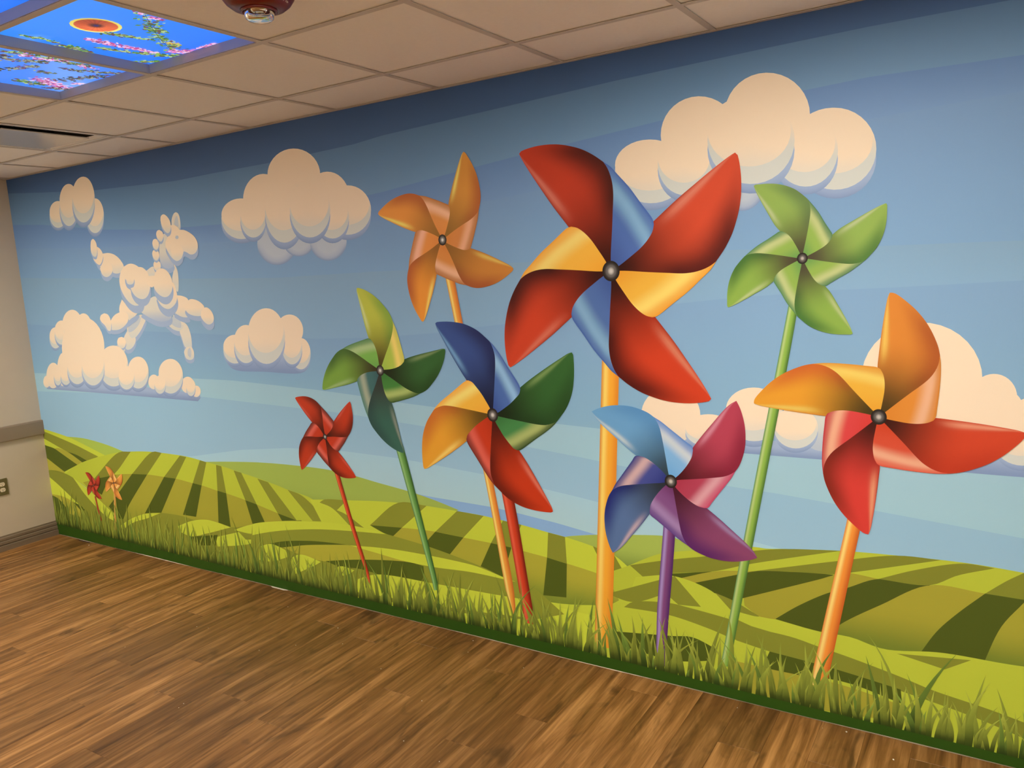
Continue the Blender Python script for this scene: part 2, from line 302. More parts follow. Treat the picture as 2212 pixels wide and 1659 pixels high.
DATA = {
'bands': [
  [None, [64, 99, 159], [73, 112, 170]],
  [[[-8.2, 2445.1], [433.5, 2409.2], [1029.1, 2366.4], [1831.5, 2339.9], [2174.3, 2346.3], [2596.2, 2349.6], [3201.8, 2368.0], [3394.3, 2385.1], [3945.9, 2407.1], [4564.8, 2432.1], [5168.5, 2446.6], [5453.7, 2451.1], [5835.7, 2449.0], [5990.5, 2450.6]], [92, 135, 188], [113, 159, 211]],
  [[[-70.2, 2236.4], [377.9, 2204.5], [1053.3, 2124.3], [1606.8, 2084.7], [2205.1, 2071.7], [2785.7, 2095.1], [3347.5, 2131.0], [3766.0, 2174.6], [4117.3, 2207.9], [4441.8, 2234.6], [4744.1, 2260.4], [5252.8, 2286.5], [5455.3, 2295.9], [5876.6, 2287.8], [5997.1, 2288.8]], [105, 148, 212], [119, 162, 221]],
  [[[-86.2, 2074.8], [1007.6, 2015.8], [1525.3, 1995.7], [2188.8, 1975.4], [3275.4, 2000.0], [3949.7, 2038.4], [4107.2, 2050.8], [4868.7, 2111.8], [5456.6, 2164.2], [5744.7, 2179.3], [6001.1, 2188.7]], [121, 164, 220], [127, 173, 224]],
  [[[-82.0, 1871.6], [1383.3, 1804.6], [2601.5, 1764.3], [3249.9, 1767.1], [3448.9, 1764.9], [4089.1, 1769.3], [4931.6, 1771.1], [5469.3, 1753.6], [6019.2, 1743.3]], [132, 175, 218], [135, 181, 226]],
  [[[-49.2, 1544.4], [1316.6, 1489.1], [2832.4, 1441.6], [3202.6, 1446.6], [3407.1, 1457.7], [3638.2, 1470.3], [3852.9, 1494.5], [4013.2, 1508.6], [4759.7, 1576.4], [4978.7, 1592.9], [5343.6, 1611.9], [5550.7, 1615.1], [6023.8, 1627.4]], [130, 174, 224], [137, 188, 229]],
  [[[-21.6, 1193.5], [1257.0, 1206.9], [2138.9, 1203.4], [2797.5, 1173.7], [3101.9, 1153.8], [3324.9, 1132.8], [3585.5, 1117.7], [3848.7, 1102.5], [4238.1, 1076.3], [4449.8, 1067.3], [5024.6, 1053.8], [5501.9, 1031.1], [6048.8, 1011.0]], [158, 205, 235], [160, 209, 238]],
  [[[4.9, 1062.1], [979.2, 1084.4], [1843.6, 1098.1], [2573.9, 1071.7], [2880.8, 1061.8], [3112.1, 1049.8], [3352.9, 1031.4], [3518.4, 1019.9], [4075.9, 964.3], [4357.8, 936.4], [4510.8, 918.7], [4978.1, 876.3], [5159.2, 866.8], [5355.9, 850.6], [5490.9, 841.2], [5926.8, 801.9], [6069.6, 787.6]], [148, 197, 236], [154, 203, 242]],
  [[[-54.8, 566.3], [1692.7, 724.0], [2153.2, 800.2], [2541.3, 840.7], [2954.9, 856.3], [3325.8, 849.1], [3447.9, 841.9], [3835.0, 815.0], [4152.4, 780.1], [4349.3, 758.0], [4414.5, 749.1], [4643.2, 726.5], [5191.6, 651.0], [6079.7, 540.9]], [167, 216, 247], [173, 219, 243]],
  [[[-70.2, 320.9], [2795.0, 621.7], [3432.5, 678.4], [3492.4, 673.3], [3875.3, 662.7], [4002.7, 651.8], [4209.4, 630.7], [4399.4, 604.1], [4833.9, 548.9], [6086.7, 370.8]], [139, 188, 247], [142, 188, 246]],
],
'cloudcol': [
  [243, 230, 212],
  [209, 221, 226],
  [160, 188, 231],
  [129, 158, 212],
],
'clouds': [
  {'label': 'small three-puff white cloud in the top left corner of the mural', 'puffs': [['f', [1004.3, 2212.7], [95.2, -7.7], [24.9, 104.9]], ['f', [589.4, 2254.6], [102.1, -8.3], [21.9, 84.0]], ['f', [729.1, 2302.4], [108.3, -9.5], [32.9, 129.8]], ['f', [901.1, 2320.4], [124.0, -11.3], [33.8, 138.4]]], 'base': None},
  {'label': 'large puffy white cloud left of the orange pinwheel', 'puffs': [['s', [2615.4, 1940.1], [148.4, -9.3], [15.9, 109.6]], ['s', [2777.8, 1941.3], [111.3, -7.1], [10.3, 75.3]], ['s', [2983.9, 1928.2], [126.0, -8.0], [11.8, 94.6]], ['w', [2784.9, 2270.5], [187.5, -20.0], [17.8, 128.4]], ['w', [2546.5, 2173.3], [154.3, -14.1], [19.2, 127.2]], ['w', [3005.1, 2138.8], [147.2, -13.6], [15.5, 123.6]], ['f', [3132.7, 2068.1], [151.4, -12.7], [13.7, 116.3]], ['f', [2360.9, 2087.5], [161.0, -12.6], [17.0, 105.8]], ['f', [3029.1, 2044.1], [110.3, -8.8], [12.8, 103.8]], ['f', [2456.8, 2085.8], [100.9, -8.0], [15.9, 102.6]], ['f', [2694.5, 2097.4], [142.4, -11.8], [22.2, 155.6]], ['f', [2878.9, 2091.3], [140.9, -11.9], [17.9, 135.5]]], 'base': None},
  {'label': 'small flat-bottomed white cloud left of the yellow and green pinwheel', 'puffs': [['f', [2716.5, 1362.4], [72.3, 0.8], [11.3, 83.0]], ['w', [2646.6, 1484.1], [103.6, -0.5], [12.1, 86.0]], ['f', [2195.3, 1382.6], [100.6, 0.8], [13.3, 81.4]], ['f', [2292.7, 1411.6], [100.1, 0.5], [16.9, 106.4]], ['f', [2655.0, 1393.6], [76.1, 0.5], [12.4, 88.9]], ['f', [2463.8, 1454.9], [146.3, -0.1], [22.7, 151.3]]], 'base': [[2093.8, 1379.2], [2102.5, 1324.0], [2135.4, 1282.4], [2187.5, 1263.0], [2416.0, 1259.9], [2702.5, 1259.3], [2746.1, 1277.4], [2771.9, 1304.8], [2781.5, 1338.9], [2617.0, 1398.3], [2247.9, 1395.9]]},
  {'label': 'long flat-bottomed white cloud heaped under the cloud horse', 'puffs': [['f', [345.3, 1445.8], [76.5, 0.0], [19.0, 72.5]], ['f', [430.5, 1481.7], [86.4, -0.3], [21.2, 81.9]], ['w', [573.6, 1534.1], [120.3, -1.0], [25.0, 99.5]], ['w', [703.0, 1510.7], [99.5, -0.6], [23.7, 96.9]], ['w', [662.2, 1380.6], [253.7, 1.8], [49.4, 201.7]], ['w', [499.3, 1312.8], [70.7, 1.0], [25.0, 98.9]], ['w', [383.9, 1227.9], [74.5, 1.6], [30.0, 116.5]], ['w', [151.2, 1137.3], [46.1, 1.4], [11.6, 43.2]], ['w', [247.0, 1182.6], [88.4, 2.3], [24.0, 90.7]], ['f', [990.4, 1263.2], [161.9, 3.2], [30.3, 133.8]], ['w', [1400.8, 1172.5], [55.7, 1.7], [9.5, 46.5]], ['w', [1732.9, 1164.4], [62.6, 2.0], [9.4, 50.3]], ['w', [1807.8, 1128.5], [41.0, 1.5], [6.3, 34.6]], ['f', [310.4, 1184.3], [54.3, 1.4], [18.0, 68.9]], ['f', [411.2, 1186.9], [68.4, 1.8], [16.8, 65.6]], ['f', [564.6, 1242.1], [121.5, 2.5], [27.6, 111.2]], ['f', [755.7, 1252.1], [134.6, 2.7], [29.5, 123.6]], ['f', [1251.8, 1226.9], [110.2, 2.6], [21.6, 101.8]], ['f', [1119.2, 1190.7], [88.0, 2.4], [16.6, 76.2]], ['f', [1578.5, 1212.6], [120.4, 3.2], [20.7, 106.7]], ['f', [1462.8, 1158.0], [58.1, 1.9], [11.5, 57.6]], ['f', [1762.2, 1149.5], [44.3, 1.5], [9.4, 51.1]]], 'base': [[130.3, 1096.3], [163.4, 1126.9], [324.9, 1147.8], [1120.9, 1142.2], [1833.5, 1115.9], [1841.7, 1091.4], [1811.0, 1068.9], [1106.7, 1077.2], [142.0, 1084.3]]},
  {'label': 'huge white cloud behind the red and green pinwheels', 'puffs': [['s', [5037.2, 1999.2], [85.1, -8.6], [1.2, 94.0]], ['w', [5127.2, 2224.1], [145.5, -21.0], [1.1, 141.0]], ['w', [4884.4, 2188.7], [144.1, -19.0], [2.9, 135.9]], ['f', [4693.6, 2080.4], [144.9, -15.8], [3.7, 117.3]], ['f', [5349.1, 2082.7], [130.6, -16.1], [-0.6, 133.4]], ['f', [4829.8, 2092.7], [104.3, -11.9], [2.7, 112.5]], ['f', [5256.5, 2089.9], [105.4, -12.9], [0.1, 121.2]], ['f', [5070.1, 2147.1], [152.4, -19.6], [1.7, 150.6]]], 'base': None},
  {'label': 'low white cloud half hidden behind the purple and blue pinwheel', 'puffs': [['g', [5312.9, 1116.0], [69.6, 4.5], [-0.2, 75.1]], ['w', [4747.6, 1140.9], [122.3, 6.6], [3.1, 114.4]], ['f', [5074.0, 1161.6], [104.8, 5.5], [1.1, 101.6]], ['f', [4901.6, 1089.6], [93.1, 6.0], [1.2, 64.1]], ['f', [5223.5, 1119.1], [76.6, 4.8], [0.2, 75.1]]], 'base': [[4542.8, 1066.5], [4809.9, 1057.6], [5331.3, 1069.8], [5473.4, 1057.1], [5473.8, 1010.7], [5313.1, 1009.9], [5042.0, 1010.8], [4719.1, 1011.5], [4540.7, 1011.7]]},
  {'label': 'big white cloud behind the orange and red pinwheel at the right', 'puffs': [['f', [5912.0, 1119.9], [77.9, 5.6], [-2.6, 78.8]], ['w', [5619.5, 1307.6], [178.8, 5.2], [-3.5, 190.2]], ['w', [5830.4, 1257.1], [63.0, 2.6], [-2.2, 75.7]], ['w', [5939.3, 1190.0], [71.7, 4.1], [-2.5, 72.5]], ['w', [5773.6, 1184.8], [147.2, 8.2], [-3.6, 136.3]]], 'base': [[5593.0, 1110.0], [6010.4, 1099.2], [6077.0, 1009.8], [5919.9, 1003.6], [5594.7, 1005.7]]},
],
'horse': [
  ['g', 10, [[1756.5, 2087.9], [1764.7, 2130.0], [1788.0, 2160.0], [1812.7, 2167.8], [1833.3, 2154.5], [1840.5, 2117.0], [1829.1, 2072.0], [1789.1, 2074.9]]],
  ['d', 0, [[1783.0, 2103.7], [1797.6, 2134.5], [1814.6, 2147.2], [1822.6, 2129.0], [1817.5, 2087.0], [1797.5, 2088.5]]],
  ['g', 28, [[1327.3, 1585.1], [1205.7, 1539.9], [1188.7, 1492.8], [1200.2, 1453.3], [1244.2, 1441.5], [1302.7, 1468.8], [1365.9, 1522.8], [1401.1, 1568.6], [1366.8, 1588.3]]],
  ['d', 0, [[1325.7, 1577.4], [1219.0, 1539.7], [1203.7, 1484.8], [1247.7, 1488.6], [1322.3, 1531.0], [1346.7, 1569.4]]],
  ['g', 24, [[1187.9, 1488.8], [1144.7, 1445.4], [1136.0, 1405.5], [1156.0, 1373.8], [1196.4, 1374.1], [1241.5, 1398.1], [1269.0, 1433.6], [1265.7, 1449.3], [1225.2, 1445.4]]],
  ['g', 14, [[1055.5, 1397.1], [1075.1, 1377.2], [1110.4, 1351.4], [1141.6, 1369.7], [1133.3, 1393.6], [1095.1, 1405.4]]],
  ['w', 12, [[1119.2, 1452.5], [1151.0, 1443.4], [1160.2, 1417.6], [1142.6, 1389.6], [1106.3, 1379.0], [1074.4, 1389.2], [1065.5, 1417.3], [1083.0, 1443.3]]],
  ['g', 28, [[1676.7, 1583.6], [1747.6, 1549.3], [1767.0, 1527.0], [1742.4, 1490.1], [1665.5, 1494.2], [1605.4, 1528.4], [1589.3, 1539.8], [1638.7, 1543.1]]],
  ['d', 0, [[1676.0, 1579.9], [1735.1, 1545.8], [1734.0, 1508.7], [1669.8, 1516.6], [1638.7, 1543.1]]],
  ['g', 24, [[1752.8, 1545.6], [1794.9, 1519.4], [1815.2, 1471.4], [1818.7, 1427.2], [1809.0, 1390.1], [1753.1, 1389.8], [1728.7, 1449.3], [1717.9, 1486.5], [1751.1, 1504.9]]],
  ['g', 20, [[1812.6, 1393.9], [1827.6, 1364.4], [1817.9, 1327.2], [1780.6, 1315.4], [1747.2, 1326.2], [1736.3, 1363.5], [1764.9, 1389.8]]],
  ['d', 0, [[1794.4, 1390.0], [1804.2, 1364.1], [1789.2, 1330.5], [1768.4, 1345.1], [1774.0, 1375.0]]],
  ['g', 0, [[1740.0, 1880.7], [1762.3, 1843.5], [1764.3, 1792.7], [1744.0, 1716.9], [1714.2, 1747.1], [1704.9, 1791.3], [1725.8, 1837.8]]],
  ['g', 0, [[1459.5, 1849.7], [1539.0, 1872.1], [1558.2, 1845.3], [1539.2, 1812.7], [1478.3, 1818.9]]],
  ['b', 26, [[1653.7, 2048.5], [1703.0, 2055.9], [1694.9, 1984.4], [1695.5, 1926.5], [1740.7, 1884.3], [1724.8, 1863.3], [1681.4, 1854.4], [1635.8, 1867.5], [1612.3, 1901.7], [1613.5, 1952.9], [1626.6, 2003.1]]],
  ['w', 12, [[1582.5, 1905.0], [1607.9, 1894.5], [1610.6, 1868.7], [1589.7, 1849.4], [1564.3, 1845.0], [1545.9, 1860.7], [1543.2, 1886.7], [1557.5, 1902.6]]],
  ['w', 12, [[1580.6, 1971.2], [1605.2, 1957.0], [1609.1, 1931.1], [1589.7, 1910.2], [1570.6, 1906.7], [1549.4, 1923.3], [1543.6, 1949.5], [1554.9, 1965.4]]],
  ['w', 12, [[1593.0, 2032.6], [1617.5, 2018.2], [1618.4, 1992.7], [1602.4, 1973.6], [1583.3, 1969.2], [1562.0, 1985.2], [1557.4, 2011.1], [1570.8, 2028.6]]],
  ['w', 14, [[1639.2, 2081.3], [1666.2, 2065.7], [1670.1, 2040.2], [1653.6, 2017.7], [1634.7, 2013.5], [1611.4, 2033.2], [1604.5, 2059.1], [1617.1, 2076.4]]],
  ['w', 26, [[1039.7, 1977.6], [1101.3, 1977.3], [1165.2, 1961.0], [1217.3, 1925.6], [1241.7, 1886.1], [1201.3, 1853.4], [1153.2, 1847.8], [1108.0, 1857.5], [1011.3, 1885.3], [968.5, 1910.9], [954.1, 1939.2]]],
  ['w', 26, [[983.8, 1886.5], [1017.6, 1912.4], [1068.0, 1921.6], [1111.7, 1903.9], [1116.5, 1864.9], [1083.3, 1839.0], [1040.3, 1831.0], [1002.3, 1846.3]]],
  ['p', 10, [[984.6, 2023.7], [1015.3, 2006.3], [1033.8, 1981.9], [1034.4, 1954.6], [989.2, 1909.9], [950.5, 1923.6], [923.0, 1956.6], [931.9, 1964.0], [970.2, 1977.6]]],
  ['w', 16, [[912.8, 2032.0], [925.8, 2062.6], [950.9, 2073.5], [974.7, 2055.6], [982.1, 2027.8], [976.4, 1989.0], [960.1, 1964.4], [932.3, 1965.9], [910.5, 1992.8]]],
  ['b', 32, [[1374.0, 1622.8], [1399.5, 1652.8], [1469.6, 1685.3], [1527.8, 1695.0], [1579.5, 1645.1], [1660.9, 1595.0], [1648.4, 1561.7], [1584.3, 1545.5], [1516.8, 1548.2], [1445.5, 1568.1], [1386.8, 1591.9], [1358.0, 1607.7]]],
  ['w', 34, [[1177.8, 1687.1], [1217.1, 1653.0], [1276.1, 1620.8], [1340.3, 1615.7], [1301.3, 1585.5], [1251.3, 1566.7], [1208.3, 1551.6], [1172.5, 1571.7], [1135.8, 1603.7], [1140.2, 1639.0]]],
  ['w', 26, [[1136.6, 1607.6], [1181.1, 1610.8], [1222.5, 1586.6], [1215.7, 1555.4], [1175.6, 1524.4], [1116.3, 1501.1], [1060.3, 1495.4], [1013.3, 1501.6], [1011.9, 1525.7], [1033.9, 1561.5], [1082.2, 1592.7]]],
  ['w', 20, [[967.1, 1604.5], [1006.6, 1593.8], [1027.0, 1561.6], [1025.7, 1525.6], [1011.5, 1493.6], [983.6, 1493.7], [956.0, 1526.2], [925.5, 1546.6], [910.4, 1567.0], [925.2, 1591.1]]],
  ['w', 30, [[1734.2, 1696.7], [1780.4, 1691.7], [1829.2, 1672.2], [1834.0, 1635.8], [1811.3, 1607.1], [1828.4, 1574.0], [1774.6, 1567.4], [1718.4, 1583.0], [1686.3, 1602.0], [1697.2, 1627.7], [1727.2, 1660.2]]],
  ['w', 28, [[1813.6, 1650.8], [1846.1, 1670.0], [1897.2, 1666.9], [1944.8, 1647.8], [1971.1, 1622.1], [1949.5, 1579.4], [1914.3, 1572.7], [1857.9, 1577.2], [1814.4, 1592.5], [1790.7, 1622.1]]],
  ['w', 32, [[1935.8, 1597.6], [1967.7, 1618.6], [1995.9, 1619.8], [2030.6, 1596.0], [2043.7, 1560.2], [2031.1, 1535.3], [1990.0, 1523.2], [1953.7, 1539.7], [1930.6, 1568.9]]],
  ['w', 45, [[1532.0, 1715.9], [1570.2, 1752.0], [1707.3, 1773.0], [1734.6, 1698.9], [1721.8, 1662.5], [1686.4, 1633.8], [1635.2, 1618.2], [1583.1, 1632.3], [1546.9, 1666.8]]],
  ['w', 46, [[1241.7, 1886.1], [1297.4, 1900.6], [1348.3, 1896.2], [1406.2, 1867.1], [1433.0, 1813.2], [1413.4, 1719.4], [1381.7, 1659.4], [1314.1, 1645.5], [1258.8, 1662.2], [1208.8, 1706.1], [1180.0, 1757.5], [1177.0, 1804.2], [1201.3, 1853.4]]],
  ['w', 42, [[1250.6, 1866.6], [1309.0, 1894.4], [1376.9, 1879.8], [1432.5, 1871.5], [1471.2, 1845.4], [1487.6, 1803.6], [1483.1, 1751.2], [1455.1, 1706.9], [1412.6, 1685.3], [1355.7, 1688.7], [1309.4, 1714.9], [1285.2, 1754.0], [1284.5, 1780.9], [1249.5, 1801.4], [1237.4, 1836.5]]],
  ['w', 42, [[1531.6, 1805.5], [1549.9, 1834.5], [1584.7, 1855.2], [1621.8, 1857.9], [1661.4, 1844.4], [1691.4, 1813.8], [1704.4, 1773.1], [1692.9, 1729.5], [1656.7, 1697.4], [1612.7, 1689.4], [1566.6, 1703.7], [1529.6, 1734.7], [1517.9, 1768.8]]],
  ['p', 0, [[1452.6, 1816.2], [1497.3, 1820.0], [1551.9, 1814.0], [1544.8, 1779.0], [1501.8, 1750.6], [1457.3, 1778.4]]],
  ['w', 20, [[1253.7, 1820.5], [1252.7, 1785.9], [1283.2, 1775.2], [1320.9, 1783.4], [1333.0, 1824.9], [1296.8, 1837.8]]],
  ['w', 28, [[1703.3, 2027.1], [1749.7, 2052.7], [1791.1, 2085.4], [1828.4, 2068.5], [1867.8, 2063.9], [1920.6, 2042.7], [1960.3, 2013.7], [1976.1, 1977.8], [1965.0, 1946.9], [1939.0, 1927.3], [1898.8, 1924.3], [1867.2, 1938.5], [1839.4, 1943.6], [1822.0, 1912.4], [1771.8, 1893.5], [1733.8, 1909.9], [1704.2, 1940.5], [1681.7, 1978.0], [1684.4, 2006.7]]],
  ['p', 0, [[1752.8, 2098.9], [1782.0, 2098.5], [1814.0, 2083.7], [1827.8, 2065.0], [1836.2, 2018.4], [1793.9, 1978.4], [1727.0, 1996.8], [1704.0, 2030.7], [1743.9, 2053.1]]],
  ['w', 0, [[1722.9, 1975.5], [1767.7, 1994.3], [1817.5, 1980.5], [1839.4, 1943.6], [1816.3, 1912.7], [1772.5, 1897.1], [1734.5, 1913.5]]],
  ['w', 18, [[1661.9, 2134.4], [1669.1, 2155.4], [1695.0, 2165.8], [1722.4, 2154.6], [1746.7, 2127.8], [1752.8, 2098.9], [1744.4, 2070.9], [1720.9, 2056.5], [1698.6, 2063.4], [1669.6, 2097.9]]],
  ['e', [1796.3, 2027.4], [14.9, -1.0], [1.9, 9.8]],
],
'hills': [
  {'label': 'plain green ground behind the grass fringe', 'base': [[[-204.1, 64.0], [1851.5, 241.5], [2563.0, 286.5], [3678.1, 213.5], [4536.9, 290.7], [5818.1, 267.8], [6885.0, 304.0], [6926.2, -204.4], [-362.5, -518.8]], [205, 227, 74], None], 'stripes': []},
  {'label': 'pale far hill at the left', 'base': [[[292.8, 751.9], [514.4, 754.7], [681.4, 742.0], [841.3, 721.6], [981.8, 695.2], [1044.4, 623.3], [684.2, 575.5], [416.3, 652.1]], [168, 201, 90], None], 'stripes': []},
  {'label': 'striped green slope at the far left edge', 'base': [[[-100.6, 799.0], [85.5, 780.5], [336.8, 748.2], [545.0, 703.4], [764.0, 651.3], [568.9, 565.2], [360.7, 428.1], [-52.9, 262.3], [-255.5, 239.5]], [197, 218, 72], None], 'stripes': [[[[-103.0, 790.2], [19.5, 769.4], [399.1, 700.8], [670.9, 638.0], [518.9, 595.6], [287.3, 641.9], [4.8, 714.9], [-116.5, 741.4]], [139, 150, 55], None], [[[-128.9, 696.8], [7.9, 667.5], [129.1, 650.8], [395.6, 556.5], [210.2, 488.7], [5.3, 569.1], [-151.2, 616.0]], [84, 102, 32], None], [[[287.3, 641.9], [396.0, 629.5], [522.2, 597.6], [456.8, 578.6]], [80, 97, 30], None], [[[129.1, 650.8], [162.2, 659.4], [287.3, 641.9], [460.2, 580.6], [395.6, 556.5]], [173, 176, 63], None], [[[-153.7, 607.0], [4.8, 567.3], [217.6, 487.7], [136.1, 440.2], [5.7, 481.9], [-188.9, 479.9]], [180, 183, 67], None]]},
  {'label': 'pale hazy hill between the field slopes', 'base': [[[1773.3, 696.4], [1992.8, 716.7], [2301.0, 738.5], [2586.0, 746.7], [2851.0, 744.8], [3032.9, 729.1], [3175.1, 710.4], [3401.2, 682.5], [3544.1, 657.0], [3681.2, 625.3], [3536.7, 573.6], [2638.2, 460.6], [2057.2, 473.3]], [163, 194, 94], [116, 149, 75]], 'stripes': []},
  {'label': 'pale hill behind the yellow stick', 'base': [[[4208.7, 553.0], [4250.7, 572.9], [4326.1, 589.8], [4438.3, 609.1], [4588.4, 628.4], [4701.2, 640.6], [4750.9, 640.1], [4846.9, 595.5], [4893.6, 554.2], [4540.5, 466.8], [4321.5, 494.8]], [166, 195, 95], [121, 148, 70]], 'stripes': []},
  {'label': 'big green hill with dark field stripes at the left', 'base': [[[221.8, 474.3], [343.2, 536.7], [549.8, 604.9], [728.9, 648.5], [900.0, 684.0], [1088.2, 706.7], [1267.1, 719.3], [1484.9, 721.6], [1657.7, 717.2], [1821.8, 699.8], [1970.3, 686.4], [2132.6, 662.6], [2279.9, 642.1], [2421.8, 618.8], [2522.6, 599.0], [2692.0, 571.1], [2807.0, 506.0], [2848.2, 420.0], [2568.7, 328.1], [1727.1, 164.0], [761.2, 64.2], [598.7, 210.0], [524.0, 377.6], [308.2, 457.0]], [187, 208, 68], None], 'stripes': [[[[436.0, 434.0], [664.6, 491.7], [865.8, 531.4], [1055.3, 553.4], [1210.3, 564.2], [1382.7, 565.4], [1501.9, 565.7], [1672.8, 552.9], [1761.6, 547.3], [1900.8, 529.1], [1974.5, 522.7], [2147.4, 499.3], [2235.9, 484.9], [2407.4, 453.6], [2555.0, 431.3], [2477.2, 342.7], [1624.3, 225.0], [855.1, 118.8], [683.8, 212.3], [524.0, 377.6]], [168, 172, 61], [132, 153, 56]], [[[913.5, 685.0], [1057.7, 702.8], [809.2, 520.3], [574.8, 470.5]], [133, 143, 52], None], [[[1291.9, 719.8], [1389.6, 721.5], [1207.7, 564.0], [1039.4, 551.9]], [131, 142, 51], None], [[[1571.9, 718.3], [1634.4, 714.6], [1503.1, 565.8], [1383.7, 564.7]], [131, 143, 52], None], [[[1764.5, 705.8], [1823.8, 698.6], [1752.8, 547.8], [1668.5, 553.9]], [132, 144, 52], None], [[[1912.3, 690.5], [1959.6, 686.2], [1976.6, 522.9], [1897.7, 530.3]], [134, 146, 53], None], [[[2067.1, 670.5], [2132.6, 662.6], [2237.9, 485.2], [2142.3, 499.4]], [135, 148, 54], None], [[[2267.8, 640.9], [2354.1, 628.9], [2559.4, 429.8], [2409.2, 453.1]], [138, 151, 55], None], [[[2508.9, 600.9], [2620.9, 578.4], [2800.6, 454.9], [2684.2, 443.2]], [141, 154, 56], None], [[[597.3, 475.2], [780.2, 512.7], [649.7, 367.9], [597.3, 385.5]], [81, 98, 31], None], [[[1039.4, 551.9], [1206.4, 563.8], [936.9, 309.0], [861.7, 210.1], [799.4, 235.1], [716.1, 292.6]], [82, 99, 31], None], [[[1383.7, 564.7], [1503.1, 565.8], [1307.2, 320.5], [1126.6, 295.1]], [79, 96, 30], None], [[[1668.5, 553.9], [1752.8, 547.8], [1662.1, 338.6], [1532.2, 336.0]], [79, 97, 30], None], [[[1897.7, 530.3], [1976.6, 522.9], [1982.4, 315.1], [1873.0, 329.2]], [80, 98, 31], None], [[[2142.3, 499.4], [2237.9, 485.2], [2293.7, 381.7], [2184.2, 359.0]], [81, 99, 31], None], [[[2409.2, 453.1], [2559.4, 429.8], [2437.8, 412.8]], [83, 101, 32], None]]},
  {'label': 'checkered green hill behind the middle pinwheel sticks', 'base': [[[2679.0, 563.7], [2795.5, 576.9], [2967.6, 592.6], [3164.3, 610.6], [3320.1, 619.3], [3483.6, 623.4], [3673.9, 619.8], [3821.6, 615.1], [3928.0, 606.1], [4030.1, 598.3], [4165.9, 581.6], [4250.7, 572.4], [4384.3, 549.2], [4490.1, 520.8], [4673.7, 364.9], [4456.5, 228.7], [3129.1, 282.5], [2803.5, 363.3]], [198, 220, 72], None], 'stripes': [[[[2786.6, 575.9], [2954.9, 591.1], [2875.6, 528.0], [2941.3, 511.6], [3066.7, 451.3], [2959.6, 453.0], [2842.2, 535.0], [2751.6, 555.6]], [142, 155, 57], None], [[[3306.3, 618.4], [3487.3, 623.9], [3318.6, 490.0], [3103.3, 475.1]], [142, 155, 56], None], [[[3670.5, 620.0], [3822.9, 614.7], [3697.9, 491.9], [3530.0, 498.0]], [140, 153, 56], None], [[[3929.9, 605.8], [4028.3, 598.1], [3966.2, 482.0], [3855.0, 487.3]], [138, 151, 55], None], [[[3103.3, 475.1], [3318.6, 490.0], [3530.0, 498.0], [3697.9, 491.9], [3855.0, 487.3], [3967.4, 482.2], [4040.9, 473.7], [4153.2, 463.3], [4253.1, 450.8], [4397.4, 430.0], [4479.1, 409.6], [4559.4, 402.8], [4653.6, 376.5], [4620.8, 324.1], [4109.1, 254.1], [3859.7, 323.4], [3478.8, 410.5], [3209.2, 439.3]], [175, 179, 64], [127, 150, 56]], [[[3103.3, 475.1], [3318.6, 490.0], [3255.7, 437.1], [3209.5, 441.8]], [84, 103, 32], None], [[[3530.0, 498.0], [3697.9, 491.9], [3606.2, 390.8], [3478.9, 411.7], [3470.4, 439.4]], [84, 102, 32], None], [[[3855.0, 487.3], [3967.4, 482.2], [3909.2, 330.7], [3786.0, 359.8]], [83, 101, 32], None], [[[4165.9, 581.1], [4250.1, 572.3], [4253.0, 449.7], [4153.8, 462.9]], [136, 148, 54], None], [[[4384.9, 549.8], [4483.7, 524.0], [4558.3, 401.6], [4477.0, 410.3], [4401.3, 517.6]], [134, 146, 53], None], [[[4153.8, 462.9], [4253.0, 449.7], [4242.5, 291.2], [4124.0, 280.4]], [81, 99, 31], None], [[[4477.0, 410.3], [4558.3, 401.6], [4590.9, 337.0], [4497.5, 325.8]], [79, 96, 30], None]]},
